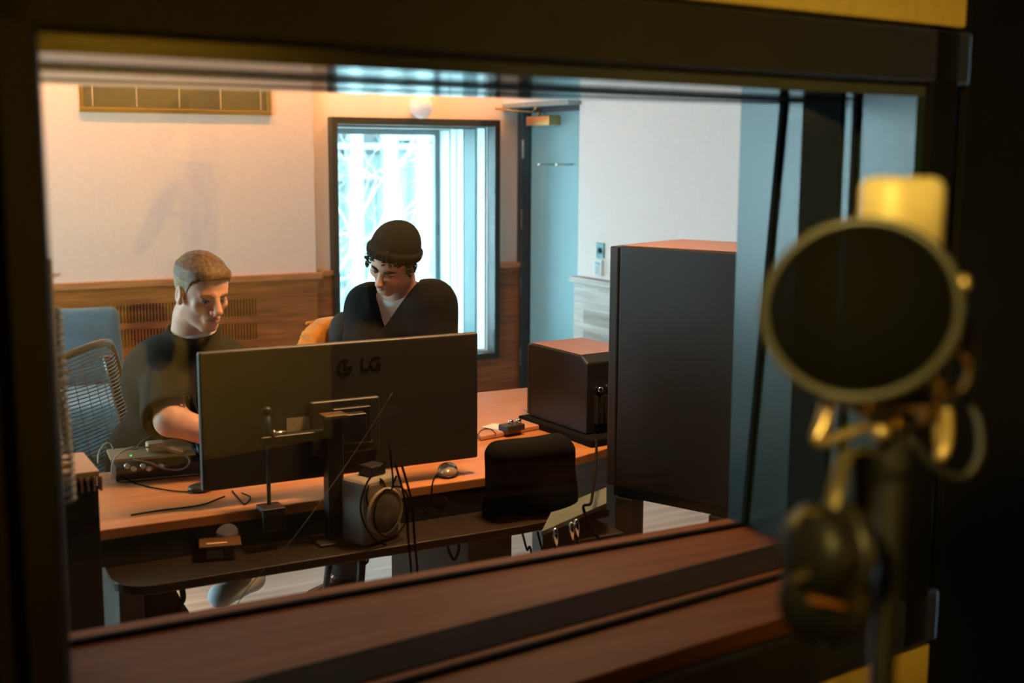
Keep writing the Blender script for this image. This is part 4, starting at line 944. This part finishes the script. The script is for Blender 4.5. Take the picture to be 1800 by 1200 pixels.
for (px, dx) in ((918, .02), (945, .05)):
    q = at(px, 935, Y=3.0); cable('floor_cable', 'black cable dropping below the desk %s the row of chrome plugs' % ('well left of' if px < 930 else 'just left of'), [q, at(px+8, 965, Y=3.0), at(px+18, 990, Y=2.95), V3(q.x+dx, 2.9, .02)], .0035)
# black bag / cloth cover hanging over the right end of the rear panel
def bagf(P):
    q = np.abs(P-bc)-np.array((.135, .055, .150))+.04; d = np.linalg.norm(np.maximum(q, 0), axis=1)+np.minimum(q.max(1), 0)-.04
    d = smin(d, sd_ell(P, bc+np.array((.06, -.01, -.03)), (.08, .06, .09)), .05); return smax(d+wav(P, 24, 5, .006), .662-P[:, 2], .004)
bc = np.array(at(930, 862, Y=2.97)); 
tag(implicit('cable_bag', [(bagf, bc-.26, bc+.26, .008)], mat('black_nylon', (.004, .004, .004), .9, var=.2, spec=.1), None), 'soft black nylon bag slumped on the right end of the cable shelf', 'bag')
cable('long_cable', 'black cable hanging in a long curve in front of the rack beside the big speaker', [at(1048, 770, Y=3.12), at(1048, 810, Y=2.95), at(1040, 880, Y=2.74), at(1034, 915, Y=2.70), V3(1.98, 2.69, .3), V3(1.98, 2.72, .01)], .004)

# ---- left end of the desk: mixer, interfaces, cables
e = at(205, 846, Z=DZ0); mxr = thing('audio_interface', 'low audio interface with chrome plugs and a green light on the left of the desk', 'electronics', (e.x+.08, e.y+.06, DZ0))
Xa, Ya = e.x-.005, e.y-.02
lb((0, 0, .003), (.235, .15, .042), plastic, 'housing', mxr, .003, V3(Xa, Ya, DZ0), rotz(-.1))
lb((-.012, -.006, .0425), (.22, .13, .050), mat('interface_tan_top', (.30, .20, .11), .4), 'top_plate', mxr, .001, V3(Xa, Ya, DZ0+.02), rotz(-.1))
lb((.01, -.004, .004), (.225, 0, .007), mat('trim_tan', (.38, .27, .15), .35), 'lower_trim', mxr, 0, V3(Xa, Ya, DZ0), rotz(-.1))
for k, px in enumerate((222, 234, 250, 260, 282)):
    q = at(px, 818+(k % 2)*5, Y=Ya-.012); MB().lathe([(.001, 0), (.006, 0), (.0075, .004), (.0075, .018), (.001, .018)], q, (0, -1, .1), 14).build('plug', steel, mxr)
q = at(230, 800, Y=Ya+.0); MB().lathe([(.001, 0), (.0025, 0), (.0025, .002), (.001, .002)], q, (0, -1, 0), 10).build('status_light', mat('green_led', (.05, .5, .08), .4, emit=(.1, 1, .15), estr=1.5), mxr)
lb((.09, .02, .075), (.14, .07, .10), mat('cream_pot', (.55, .38, .24), .4), 'power_block', mxr, .006, V3(Xa, Ya, DZ0), rotz(-.1))
u0 = V3(.93, -.1, .0).normalized()
cc = at(265, 805, Y=Ya-.05)
cable('headphone_cable', 'pale grey cable spread in a wide flat loop over the audio interface', [at(196, 842, Y=Ya-.05), at(197, 820, Y=Ya-.05), at(206, 800, Y=Ya-.05), at(232, 788, Y=Ya-.03), at(280, 787, Y=Ya-.03), at(322, 798, Y=Ya-.04), at(333, 812, Y=Ya-.05), at(320, 824, Y=Ya-.06), at(292, 824, Y=Ya-.06), at(262, 812, Y=Ya-.06), at(235, 808, Y=Ya-.06)], .0024, mat('cable_pale', (.22, .25, .24), .4))
cable('headphone_cable', 'second thinner loop of grey cable left of the audio interface', [at(172, 815, Y=Ya-.02), at(173, 797, Y=Ya), at(182, 782, Y=Ya+.03), at(193, 779, Y=Ya+.05), at(200, 790, Y=Ya+.03)], .0018, mat('cable_pale', (.22, .25, .24), .4))
cable('headphone_cable', 'thin dark cable winding over the desk from the interface to the monitor foot', [at(205, 830, Y=Ya-.05), at(235, 848, Z=DZ0+.004), at(275, 858, Z=DZ0+.004), at(325, 864, Z=DZ0+.004), at(345, 858, Z=DZ0+.004)], .002)
cable('power_cable', 'dark wavy cable on the orange desk top below the left of the monitor', [at(408, 862, Z=DZ0+.003), at(418, 874, Z=DZ0+.003), at(430, 886, Z=DZ0+.003), at(440, 874, Z=DZ0+.003), at(425, 866, Z=DZ0+.003)], .0018)
cable('power_cable', 'dark cable lying along the rear desk edge left of the monitor pole', [at(230, 905, Z=DZ0+.003), at(280, 897, Z=DZ0+.003), at(350, 888, Z=DZ0+.003), at(395, 872, Z=DZ0+.003)], .0022)
e = at(360, 864, Z=DZ0); tag(MB().ell((e.x-.01, e.y+.01, DZ0+.010), (.034, .028, .013)).build('rubber_foot', plastic), 'round black cable puck under the lower left corner of the monitor', 'puck')
hp = at(290, 800, Y=3.62); hpt = thing('headphones', 'black headphones lying on the desk in front of the T-shirt wearer', 'headphones', (hp.x, 3.60, DZ0))
b = MB(); b.tube(ring3((hp.x, 3.585, DZ0+.052), (1, .0, 0), (0, .25, .95), .085, .045, 0, math.pi, 16), .008, 8, flat=1.6).build('headband', plastic, hpt)
for sx in (-1, 1): MB().lathe([(.001, 0), (.034, 0), (.037, .008), (.036, .022), (.02, .028), (.001, .028)], (hp.x+sx*.085-sx*.0, 3.585, DZ0+.038), (sx, 0, .1), 22).build('ear_cup', plastic, hpt)
e = at(265, 783, Z=DZ0+.05); tag(lb((0, 0, 0), (.03, .03, .05), mat('pale_blue_tin', (.22, .36, .42), .3), 'tin', None, .004, V3(at(258, 780, Y=3.60).x-.0, 3.56, DZ0+.083), rotz(0)), 'small pale blue tin near the headphones', 'tin')
bpy.data.objects['tin'].location.z -= .083; bpy.data.objects['tin'].scale.z = 1
# stacked black units and finned amplifier at far left
def unit(nm, lab, cat, lo, hi, parts):
    t_ = thing(nm, lab, cat, ((lo[0]+hi[0])/2, (lo[1]+hi[1])/2, lo[2]))
    dbox('housing', lo, hi, plastic, t_)
    for (n_, l2, h2, m2) in parts: dbox(n_, l2, h2, m2, t_, bev=.001)
    return t_
tan = mat('tan_aluminium', (.42, .26, .17), .4)
unit('tape_unit', 'flat black device with a tan lid on the left desk wing', 'electronics', (.28, 3.74, DZ0), (.585, 3.95, DZ0+.045), [('lid', (.29, 3.75, DZ0+.045), (.50, 3.93, DZ0+.05), tan)])
unit('stacked_unit', 'second flat black device stacked beside the finned amplifier', 'electronics', (.44, 3.46, DZ0), (.56, 3.66, DZ0+.03), [('lid', (.445, 3.465, DZ0+.03), (.555, 3.64, DZ0+.034), tan)])
MB().tube([(.50, 3.80, DZ0+.05), (.50, 3.80, DZ0+.09)], .003, 8).build('antenna', white_p, bpy.data.objects['tape_unit'])
fa = thing('finned_amplifier', 'tall black cabinet with fins under a tan top plate, left of the desk', 'amplifier', (.34, 2.9, 0))
fx0 = at(92, 832, Y=2.78).x; fx1 = at(172, 832, Y=2.78).x; fz = at(140, 831, Y=2.78).z
dbox('cabinet', (fx0, 2.78, 0), (fx1, 2.98, fz-.035), black, fa)
MB().box((fx0, 2.80, fz-.035), (fx1, 2.97, fz-.011)).build('core', black, fa)
dbox('top_plate', (fx0, 2.78, fz-.012), (fx1+.004, 2.98, fz), tan, fa)
for k in range(8): MB().box((fx0+.004+.0135*k, 2.776, fz-.045), (fx0+.009+.0135*k, 2.805, fz-.012)).build('fin', tan, fa)
dbox('status_strip', (fx0+.01, 2.84, fz), (fx0+.055, 2.87, fz+.012), mat('amber_strip', (.75, .5, .25), .4), fa)
# rack just behind the window with white plugs
zt = at(150, 1112, Y=2.3).z
lr = unit('low_rack', 'narrow black rack close behind the lower left corner of the window', 'rack', (.20, 2.10, 0), (.50, 2.265, zt), [('top_trim', (.20, 2.10, zt), (.50, 2.115, zt+.002), rubber)])
for k, (px, lab) in enumerate(((133, 'leftmost of the white plugs standing on the low rack'), (149, 'second white plug from the left on the low rack'), (186, 'third white plug, a bit apart, on the low rack'), (200, 'smallest, rightmost white plug on the low rack'))):
    q = at(px, 1110, Y=2.25); s_ = .6 if k == 3 else 1
    tag(MB().lathe([(.001, 0), (.008*s_, 0), (.0075*s_, .006), (.004*s_, .017), (.003*s_, .022), (.001, .022)], (q.x, 2.25, zt+.0005), n=14).build('cable_plug', white_p), lab, 'plug', 'white plugs on the low rack')
# pole with coiled cable by the left jamb
q = at(84, 480, Y=2.04); ms = thing('stand_pole', 'dark pole with a brass clamp close behind the left edge of the window', 'stand', (q.x, 2.04, 0))
MB().tube([(q.x, 2.04, 0), (q.x, 2.04, at(84, 455, Y=2.04).z)], .0075, 12).build('pole', mat('violet_black_metal', (.035, .03, .045), .4), ms)
MB().lathe([(.001, 0), (.11, 0), (.10, .015), (.015, .03), (.001, .03)], (q.x, 2.04, 0), n=28).build('base', plastic, ms)
z_ = at(84, 486, Y=2.04).z; MB().tube([(q.x-.012, 2.025, z_), (q.x+.016, 2.025, z_+.004)], .002, 8).build('brass_clamp', brass, ms)
coil('coiled_cable', 'grey coiled cable hanging down beside the pole at the left edge of the window', [at(92, 540, Y=2.08), at(98, 620, Y=2.08), at(106, 720, Y=2.08), at(113, 800, Y=2.08), at(118, 880, Y=2.08)], .013, .0035, 26)
bpy.data.objects['coiled_cable'].data.materials[0] = mat('cable_grey_blue', (.20, .22, .22), .4)

# ================================================================== SEATING
def rbox_fn(c, h, r, amp=.004, fq=12, puff=0, R=None):
    c = np.array(c); h = np.array(h)
    def fn(P):
        q0 = P-c
        if R is not None: q0 = q0@np.array(R)
        q = np.abs(q0)-h+r
        d = np.linalg.norm(np.maximum(q, 0), axis=1)+np.minimum(q.max(1), 0)-r
        if puff: d = d-puff*np.clip(1-(q0[:, 0]/h[0])**2, 0, 1)*np.clip(1-(q0[:, 2]/h[2])**2, 0, 1)
        return d+wav(P, fq, 3, amp)
    return fn
def soft(name, c, h, r, m, parent, amp=.004, fq=12, res=.014, puff=0, R=None):
    e_ = np.array([max(h)*1.15+.08]*3) if R is not None else np.array(h)+.07
    return implicit(name, [(rbox_fn(c, h, r, amp, fq, puff, R), np.array(c)-e_, np.array(c)+e_, res)], m, parent)
yb_ = 6.95; xr_ = at(215, 600, Y=6.8).x; ztop = at(150, 549, Y=6.8).z
so = thing('sofa', 'blue linen sofa against the panelled back wall at the left', 'sofa', (.35, 6.9, 0))
soft('seat_cushion', (.35, 6.55, .32), (xr_-.35, .42, .13), .06, sofa_m, so, .006, 9, .02)
soft('base', (.35, 6.65, .12), (xr_-.36, .40, .09), .03, sofa_m, so, .002, 9, .02)
soft('back_frame', (.35, 7.12, .36), (xr_-.37, .10, .30), .05, sofa_m, so, .003, 9, .02)
cw = .34; cxp = xr_-cw; Rp = Matrix.Rotation(math.radians(-14), 3, 'X')
tag(soft('back_cushion', (cxp, 6.84, (.45+ztop)/2), (cw, .085, (ztop-.42)/2), .05, sofa_m, None, .009, 8, .013, .05, Rp), 'large blue linen cushion standing on the right end of the sofa', 'cushion')
tag(soft('back_cushion', (cxp-.70, 6.86, (.45+ztop)/2), (cw, .085, (ztop-.44)/2), .05, sofa_m, None, .009, 8, .016, .05, Rp), 'second blue cushion on the sofa, mostly hidden by the window jamb', 'cushion')
for sx in (-.5, xr_-.1):
    for y in (6.3, 7.1): MB().tube([(sx, y, 0), (sx, y, .05)], .02, 10).build('leg', black, so)
# office chair
pv = J1['pelvis']; fdir = V3(.80, -.60, 0).normalized(); sdir = V3(-fdir.y, fdir.x, 0)   # sdir: occupant's left
oc = thing('office_chair', 'black office chair with a slatted mesh back behind the T-shirt wearer', 'chair', (pv[0], pv[1], 0))
c0 = Vector((pv[0], pv[1]+.0, 0)); B0 = c0-fdir*.13
o_ = implicit('seat', [(rbox_fn((c0.x, c0.y, .44), (.23, .23, .035), .03, .002, 9, 0, np.array([list(sdir), list(-fdir), [0, 0, 1]]).T), np.array((c0.x-.36, c0.y-.36, .36)), np.array((c0.x+.36, c0.y+.36, .52)), .012)], plastic_m, oc)
ztop_c = at(200, 600, t=3.95).z
def bk(u, v):   # u -1..1 across, v 0..1 up
    return B0+sdir*(-u*.215*(1-.12*abs(v-.45)))-fdir*(.03+.10*v**1.2-.05*(1-u*u))+V3(0, 0, .52+(ztop_c-.52)*v-(.03*u*u if v > .9 else 0))
mesh_m = mat('chair_mesh_strand', (.055, .06, .06), .45)
b = MB()
for i in range(46):
    v = .03+.95*i/45; b.tube([bk(-1+2*j/10, v+.05*math.sin(math.pi*j/10)*(1-v)) for j in range(11)], .0022, 4)
for j in range(9):
    u = -.9+1.8*j/8; b.tube([bk(u, k/12) for k in range(13)], .0014, 4)
b.build('mesh_back', mesh_m, oc)
edge = [bk(-1, v/8) for v in range(9)]+[bk(-1+2*j/8, 1.0) for j in range(1, 8)]+[bk(1, 1-v/8) for v in range(9)]
MB().tube(spline(edge, 3), .013, 8).build('back_frame', plastic, oc)
MB().tube([bk(-1, v/8)-fdir*.03-sdir*(-.0) for v in range(8)]+[], .016, 10).build('back_spine', plastic, oc)
for s_ in (1, -1):
    pA = c0+sdir*s_*.29; b = MB().tube([pA+V3(0, 0, .42)-sdir*s_*.06, pA+V3(0, 0, .45), pA+V3(0, 0, .66)], .013, 10); b.build('armrest_post', plastic, oc)
    ar = implicit('armrest', [(rbox_fn((pA.x+fdir.x*.04, pA.y+fdir.y*.04, .675), (.035, .13, .015), .014, 0, 5, 0, np.array([list(sdir), list(-fdir), [0, 0, 1]]).T), np.array((pA.x-.2, pA.y-.2, .63)), np.array((pA.x+.24, pA.y+.2, .72)), .008)], plastic, oc)
MB().tube([(c0.x, c0.y, .08), (c0.x, c0.y, .40)], .028, 14).build('gas_column', plastic, oc)
for k in range(5):
    an = k*2*math.pi/5-1.05; dv = V3(math.cos(an), math.sin(an), 0); MB().tube([c0+V3(0, 0, .10), c0+dv*.15+V3(0, 0, .10), c0+dv*.30+V3(0, 0, .065)], .018, 10, rs=[.024, .019, .014]).build('star_leg', mat('dull_grey_metal', (.12, .17, .18), .35, .6), oc)
    MB().lathe([(.001, -.012), (.024, -.012), (.024, .012), (.001, .012)], c0+dv*.30+V3(0, 0, .026), dv.cross(V3(0, 0, 1)), 16).build('caster', plastic, oc)
# ochre velvet chair
pv = J2['pelvis']; c0 = Vector((pv[0]-.125, pv[1]-.02, 0)); f2 = V3(-.35, -.94, 0).normalized()
vc = thing('velvet_chair', 'ochre velvet tub chair behind the beanie wearer', 'chair', c0)
zt2 = at(600, 545, t=4.75).z
def tub(P):
    q = P-np.array(c0); r = np.linalg.norm(q[:, :2], axis=1); an = (q[:, 0]*f2.x+q[:, 1]*f2.y)/np.maximum(r, 1e-6)   # 1 = front
    top = zt2-.30*np.clip((an+.75)/1.3, 0, 1)**1.5
    d = np.maximum(np.abs(r-(.245+.03*(P[:, 2]-.4)))-.022, np.maximum(P[:, 2]-top, .30-P[:, 2]))
    d = smax(d, (an-.35)*.3, .02); return d-.012+wav(P, 20, 4, .002)
def seat2(P): q = P-np.array(c0); r = np.linalg.norm(q[:, :2], axis=1); return np.maximum(r-.23, np.abs(P[:, 2]-.41)-.05)-.02
cc_ = np.array(c0)
implicit('back_shell', [(tub, cc_+np.array((-.46, -.46, .25)), cc_+np.array((.46, .46, zt2+.06)), .012)], velvet, vc)
implicit('seat', [(seat2, cc_+np.array((-.36, -.36, .30)), cc_+np.array((.36, .36, .52)), .014)], velvet, vc)
b = MB(); b.tube([Vector(c0)+Vector((math.cos(a_), math.sin(a_), 0))*.300+V3(0, 0, zt2-.002) for a_ in [math.atan2(-f2.y, -f2.x)-1.0+2.0*i/24 for i in range(25)]], .006, 8).build('piping', velvet, vc)
for k in range(4):
    an = .8+k*math.pi/2; dv = V3(math.cos(an), math.sin(an), 0); MB().tube([Vector(c0)+dv*.18+V3(0, 0, .36), Vector(c0)+dv*.24], .014, 10, rs=[.016, .010]).build('leg', black, vc)
# jacket over the chair back
jc = np.array(at(607, 600, t=4.36))
def jack(P):
    d = sd_ell(P, jc+np.array((0, .02, .02)), (.055, .05, .085)); d = smin(d, sd_ell(P, jc+np.array((-.02, .0, -.12)), (.055, .05, .13)), .04); d = smin(d, sd_ell(P, jc+np.array((-.035, 0, -.04)), (.04, .03, .025)), .03)
    return d+wav(P, 30, 7, .009)
tag(implicit('jacket', [(jack, jc-.36, jc+.3, .009)], mat('dark_grey_jacket', (.009, .009, .010), .8, var=.2, bump=.3), None), 'dark jacket hung over the left side of the ochre velvet chair', 'jacket')

# ================================================================== LIVE ROOM: MICROPHONE, POP FILTER, HEADPHONES
pole_x = at(1560, 1000, t=1.03); sx_, sy_ = pole_x.x, pole_x.y
stand = thing('microphone_stand', 'black straight microphone stand in the dark foreground at the right', 'microphone stand', (sx_, sy_, 0))
zc = at(1562, 775, t=1.03).z
MB().tube([(sx_, sy_, .02), (sx_, sy_, zc)], .011, 16).build('pole', plastic, stand)
MB().tube([(sx_, sy_, .35), (sx_, sy_, .95)], .016, 16).build('lower_tube', plastic, stand)
MB().lathe([(.001, 0), (.16, 0), (.155, .018), (.02, .03), (.001, .03)], (sx_, sy_, 0), n=40).build('round_base', plastic, stand)
MB().lathe([(.018, 0), (.02, .005), (.02, .035), (.012, .045), (.001, .045)], (sx_, sy_, .93), n=20).build('clutch', plastic, stand)
nick = mat('satin_nickel', (.50, .40, .20), .6, .15, var=.06, scale=60)
brz = mat('shock_mount_bronze', (.50, .38, .20), .35, .85)
T_ = 1.03
mb0 = at(1566, 720, t=T_); mt0 = at(1566, 310, t=T_)
mic = thing('microphone', 'large nickel studio microphone behind the round pop filter', 'microphone', (mb0.x, mb0.y, mb0.z))
rgt = V3(_r0.x, _r0.y, 0).normalized(); fwd = V3(_f.x, _f.y, 0).normalized()
yawm = math.radians(24); mr = (rgt*math.cos(yawm)+fwd*math.sin(yawm)); mf_ = V3(0, 0, 1).cross(mr)
def rrect(w, d, r, n=6):
    out = []
    for (sx, sy, a0) in ((1, 1, 0), (-1, 1, 90), (-1, -1, 180), (1, -1, 270)):
        for i in range(n+1): a_ = math.radians(a0+90*i/n); out.append((sx*(w/2-r)+r*math.cos(a_), sy*(d/2-r)+r*math.sin(a_)))
    return out
def loft(secs, cx_, cy_):
    vs = []; n = None; fs = []
    for (w, d, r, z) in secs:
        P_ = rrect(w, d, r); n = len(P_); vs += [V3(cx_, cy_, z)+mr*x+mf_*y for x, y in P_]
    for k in range(len(secs)-1):
        for i in range(n): fs.append((k*n+i, k*n+(i+1) % n, (k+1)*n+(i+1) % n, (k+1)*n+i))
    fs += [tuple(range(n))[::-1], tuple((len(secs)-1)*n+i for i in range(n))]; b = MB(); b.add(vs, fs, 0, True); return b
zt_ = mt0.z; W1, D1 = .064, .048; zs_ = zt_-.085
loft([(W1-.016, D1-.016, .010, zt_), (W1-.005, D1-.005, .014, zt_-.003), (W1, D1, .016, zt_-.009), (W1+.001, D1+.001, .016, zs_)], mb0.x, mb0.y).build('grille_head', nick, mic)
loft([(W1+.004, D1+.004, .017, zs_), (W1+.004, D1+.004, .017, zs_-.006)], mb0.x, mb0.y).build('collar', brz, mic)
loft([(W1, D1, .016, zs_-.006), (W1-.002, D1-.002, .016, mb0.z+.03), (W1-.012, D1-.010, .015, mb0.z), (.02, .02, .009, mb0.z-.004)], mb0.x, mb0.y).build('body', plastic, mic)
# shock mount: bent rods and hub, holds the microphone
sm = thing('shock_mount', 'bronze wire shock mount with bent rods under the pop filter', 'shock mount', (sx_, sy_, zc))
def rods(P_, r, t=T_-.03): return MB().tube(spline([at(x, y, t=t) for x, y in P_], 5), r, 10)
P_ = [(1468, 700), (1459, 712), (1449, 745), (1437, 768), (1442, 776), (1462, 772), (1500, 758), (1548, 740)]
rods(P_, .0050).build('bent_rod', brz, sm)
rods([(1452, 702), (1446, 730), (1434, 768)], .0042, T_-.02).build('bent_rod', brz, sm)
rods([(1642, 680), (1646, 720), (1650, 770), (1652, 800), (1644, 806)], .0042, T_-.01).build('bent_rod', brz, sm)
rods([(1664, 715), (1665, 760), (1660, 792), (1648, 806)], .0048, T_-.03).build('bent_rod', brz, sm)
rods([(1622, 700), (1622, 735), (1606, 744)], .0036, T_+.02).build('bent_rod', brz, sm)
rods([(1492, 716), (1510, 722), (1540, 735)], .0040, T_).build('bent_rod', brz, sm)
hub = at(1562, 752, t=T_-.01)
MB().ell(at(1517, 716, t=T_-.04), (.008, .008, .008)).build('screw_head', brz, sm)
MB().ell(at(1640, 677, t=T_-.04), (.0085, .0085, .0085)).build('screw_head', brz, sm)
MB().ell(at(1549, 758, t=T_-.04), (.008, .008, .008)).build('screw_head', brz, sm)
MB().tube([at(1532, 722, t=T_), at(1562, 745, t=T_), at(1592, 770, t=T_)], .010, 12, rs=[.008, .015, .007]).build('hub', brz, sm)
MB().tube([hub, V3(sx_, sy_, zc-.03)], .013, 14).build('swivel', plastic, sm)
MB().tube(ring3(V3(mb0.x, mb0.y, at(1560, 700, t=T_).z), mr, mf_, .048, .042), .003, 8).build('cradle_ring', brz, sm)
# pop filter
pc = at(1511, 540, t=.96); ntoc = (EYE-pc).normalized(); pn = (ntoc+V3(0, 0, .42)+rgt*(-.12)).normalized(); px_ = pn.cross(V3(0, 0, 1)).normalized()*-1; pz = px_.cross(pn)*-1
if pz.z < 0: pz = -pz
pf = thing('pop_filter', 'round black mesh pop filter on a gooseneck in front of the microphone', 'pop filter', pc)
RP = .0735
hp_m = mat('pop_filter_hoop', (.030, .028, .020), .42)
MB().tube(ring3(pc, px_, pz, RP, RP, 0, 2*math.pi*47/48, 47), .0042, 10, closed=True).build('hoop', hp_m, pf)
def mesh_screen(name, al, col):
    m = bpy.data.materials.new(name); m.use_nodes = True; nt = m.node_tree; N = nt.nodes; b_ = N['Principled BSDF']; b_.inputs['Base Color'].default_value = list(col)+[1]; b_.inputs['Roughness'].default_value = .9; b_.inputs['Specular IOR Level'].default_value = .05
    tr = N.new('ShaderNodeBsdfTransparent'); mx = N.new('ShaderNodeMixShader'); mx.inputs[0].default_value = al
    nt.links.new(tr.outputs[0], mx.inputs[1]); nt.links.new(b_.outputs[0], mx.inputs[2]); nt.links.new(mx.outputs[0], N['Material Output'].inputs[0]); return m
scr = mesh_screen('nylon_mesh', .70, (.004, .004, .003))
for s_ in (-.0022, .0022): MB().lathe([(.0005, -.0006), (RP, -.0006), (RP, .0006), (.0005, .0006)], pc+pn*s_, pn, 48).build('mesh_screen', scr, pf)
MB().tube(spline([pc+px_*RP*.98+pz*.01 if px_.dot(rgt) > 0 else pc-px_*RP*.98+pz*.01, at(1700, 560, t=.98), at(1712, 640, t=1.0), at(1694, 672, t=1.02), at(1655, 690, t=1.03), at(1600, 730, t=1.03), V3(sx_+.0, sy_, zc-.06)], 8), .0042, 10).build('gooseneck', plastic, pf)
MB().ell(at(1694, 498, t=.96), (.005, .005, .007)).build('clip_screw', brz, pf)
MB().tube(ring3(at(1672, 655, t=1.0), rgt, V3(0, 0, 1), .014, .017, 0, 2*math.pi*15/16, 15), .0022, 8, closed=True).build('clamp_ring', brz, pf)
cable('microphone_cable', 'black microphone cable drooping in a wide loop right of the stand', [at(1600, 770, t=1.03), at(1640, 815, t=1.03), at(1690, 838, t=1.03), at(1722, 800, t=1.03), at(1718, 735, t=1.04), at(1690, 700, t=1.05)], .0032, plastic)
# headphones hanging from the stand
hg = at(1508, 800, t=1.0); hh = thing('headphones', 'black headphones with an orange mark hanging from the microphone stand', 'headphones', hg)
MB().tube(spline([at(1530, 792, t=1.01), at(1490, 796, t=.99), at(1472, 850, t=.97), at(1460, 905, t=.965), at(1458, 960, t=.965)], 6), .007, 10, flat=.35).build('headband_front', mat('band_metal', (.17, .14, .07), .4, .5), hh)
MB().tube(spline([at(1530, 792, t=1.01), at(1530, 860, t=1.06), at(1525, 960, t=1.07), at(1505, 1040, t=1.05)], 6), .016, 10, flat=.3).build('headband_pad', plastic, hh)
c1 = at(1412, 965, t=.97); ax1 = (rgt*-1+fwd*-.55+V3(0, 0, .15)).normalized()
MB().lathe([(.001, -.012), (.030, -.012), (.036, -.004), (.037, .006), (.030, .016), (.014, .020), (.001, .020)], c1+rgt*.012, ax1, 30).build('ear_cup', plastic, hh)
MB().lathe([(.020, 0), (.036, .0), (.040, -.008), (.036, -.018), (.022, -.018)], c1+rgt*.012-ax1*.012, ax1, 30).build('ear_cushion', mat('cushion_vinyl', (.03, .027, .02), .35), hh)
MB().tube(spline([at(1393, 925, t=.955), at(1410, 900, t=.955), at(1440, 905, t=.955), at(1455, 935, t=.96), at(1458, 975, t=.965), at(1430, 1000, t=.955), at(1392, 1020, t=.95)], 5), .0035, 8).build('yoke', mat('band_metal', (.17, .14, .07), .4, .5), hh)
c2 = at(1452, 1062, t=.99); ax2 = (fwd*-1+rgt*-.2+V3(0, 0, .1)).normalized(); a3 = ax2.orthogonal()
MB().lathe([(.001, -.018), (.030, -.018), (.038, -.010), (.038, .002), (.030, .012), (.001, .014)], c2+ax2*-.01, ax2, 30).build('ear_cup', plastic, hh)
om = at(1452, 1058, t=.965); R_o = Matrix.Rotation(math.radians(10), 3, fwd) if False else None
ux = (rgt*1-V3(0, 0, 1)*.22).normalized()
MB().tube([om-ux*.0145, om+ux*.0145], .0042, 8, flat=.5).build('orange_mark', mat('orange_print', (.55, .20, .04), .5), hh)
cable('headphone_lead', 'thin black headphone lead hanging below the orange-marked cup', [c2-V3(0, 0, .04), at(1446, 1130, t=.99), at(1440, 1200, t=.99), at(1436, 1400, t=.99)], .002, plastic)
"""END"""
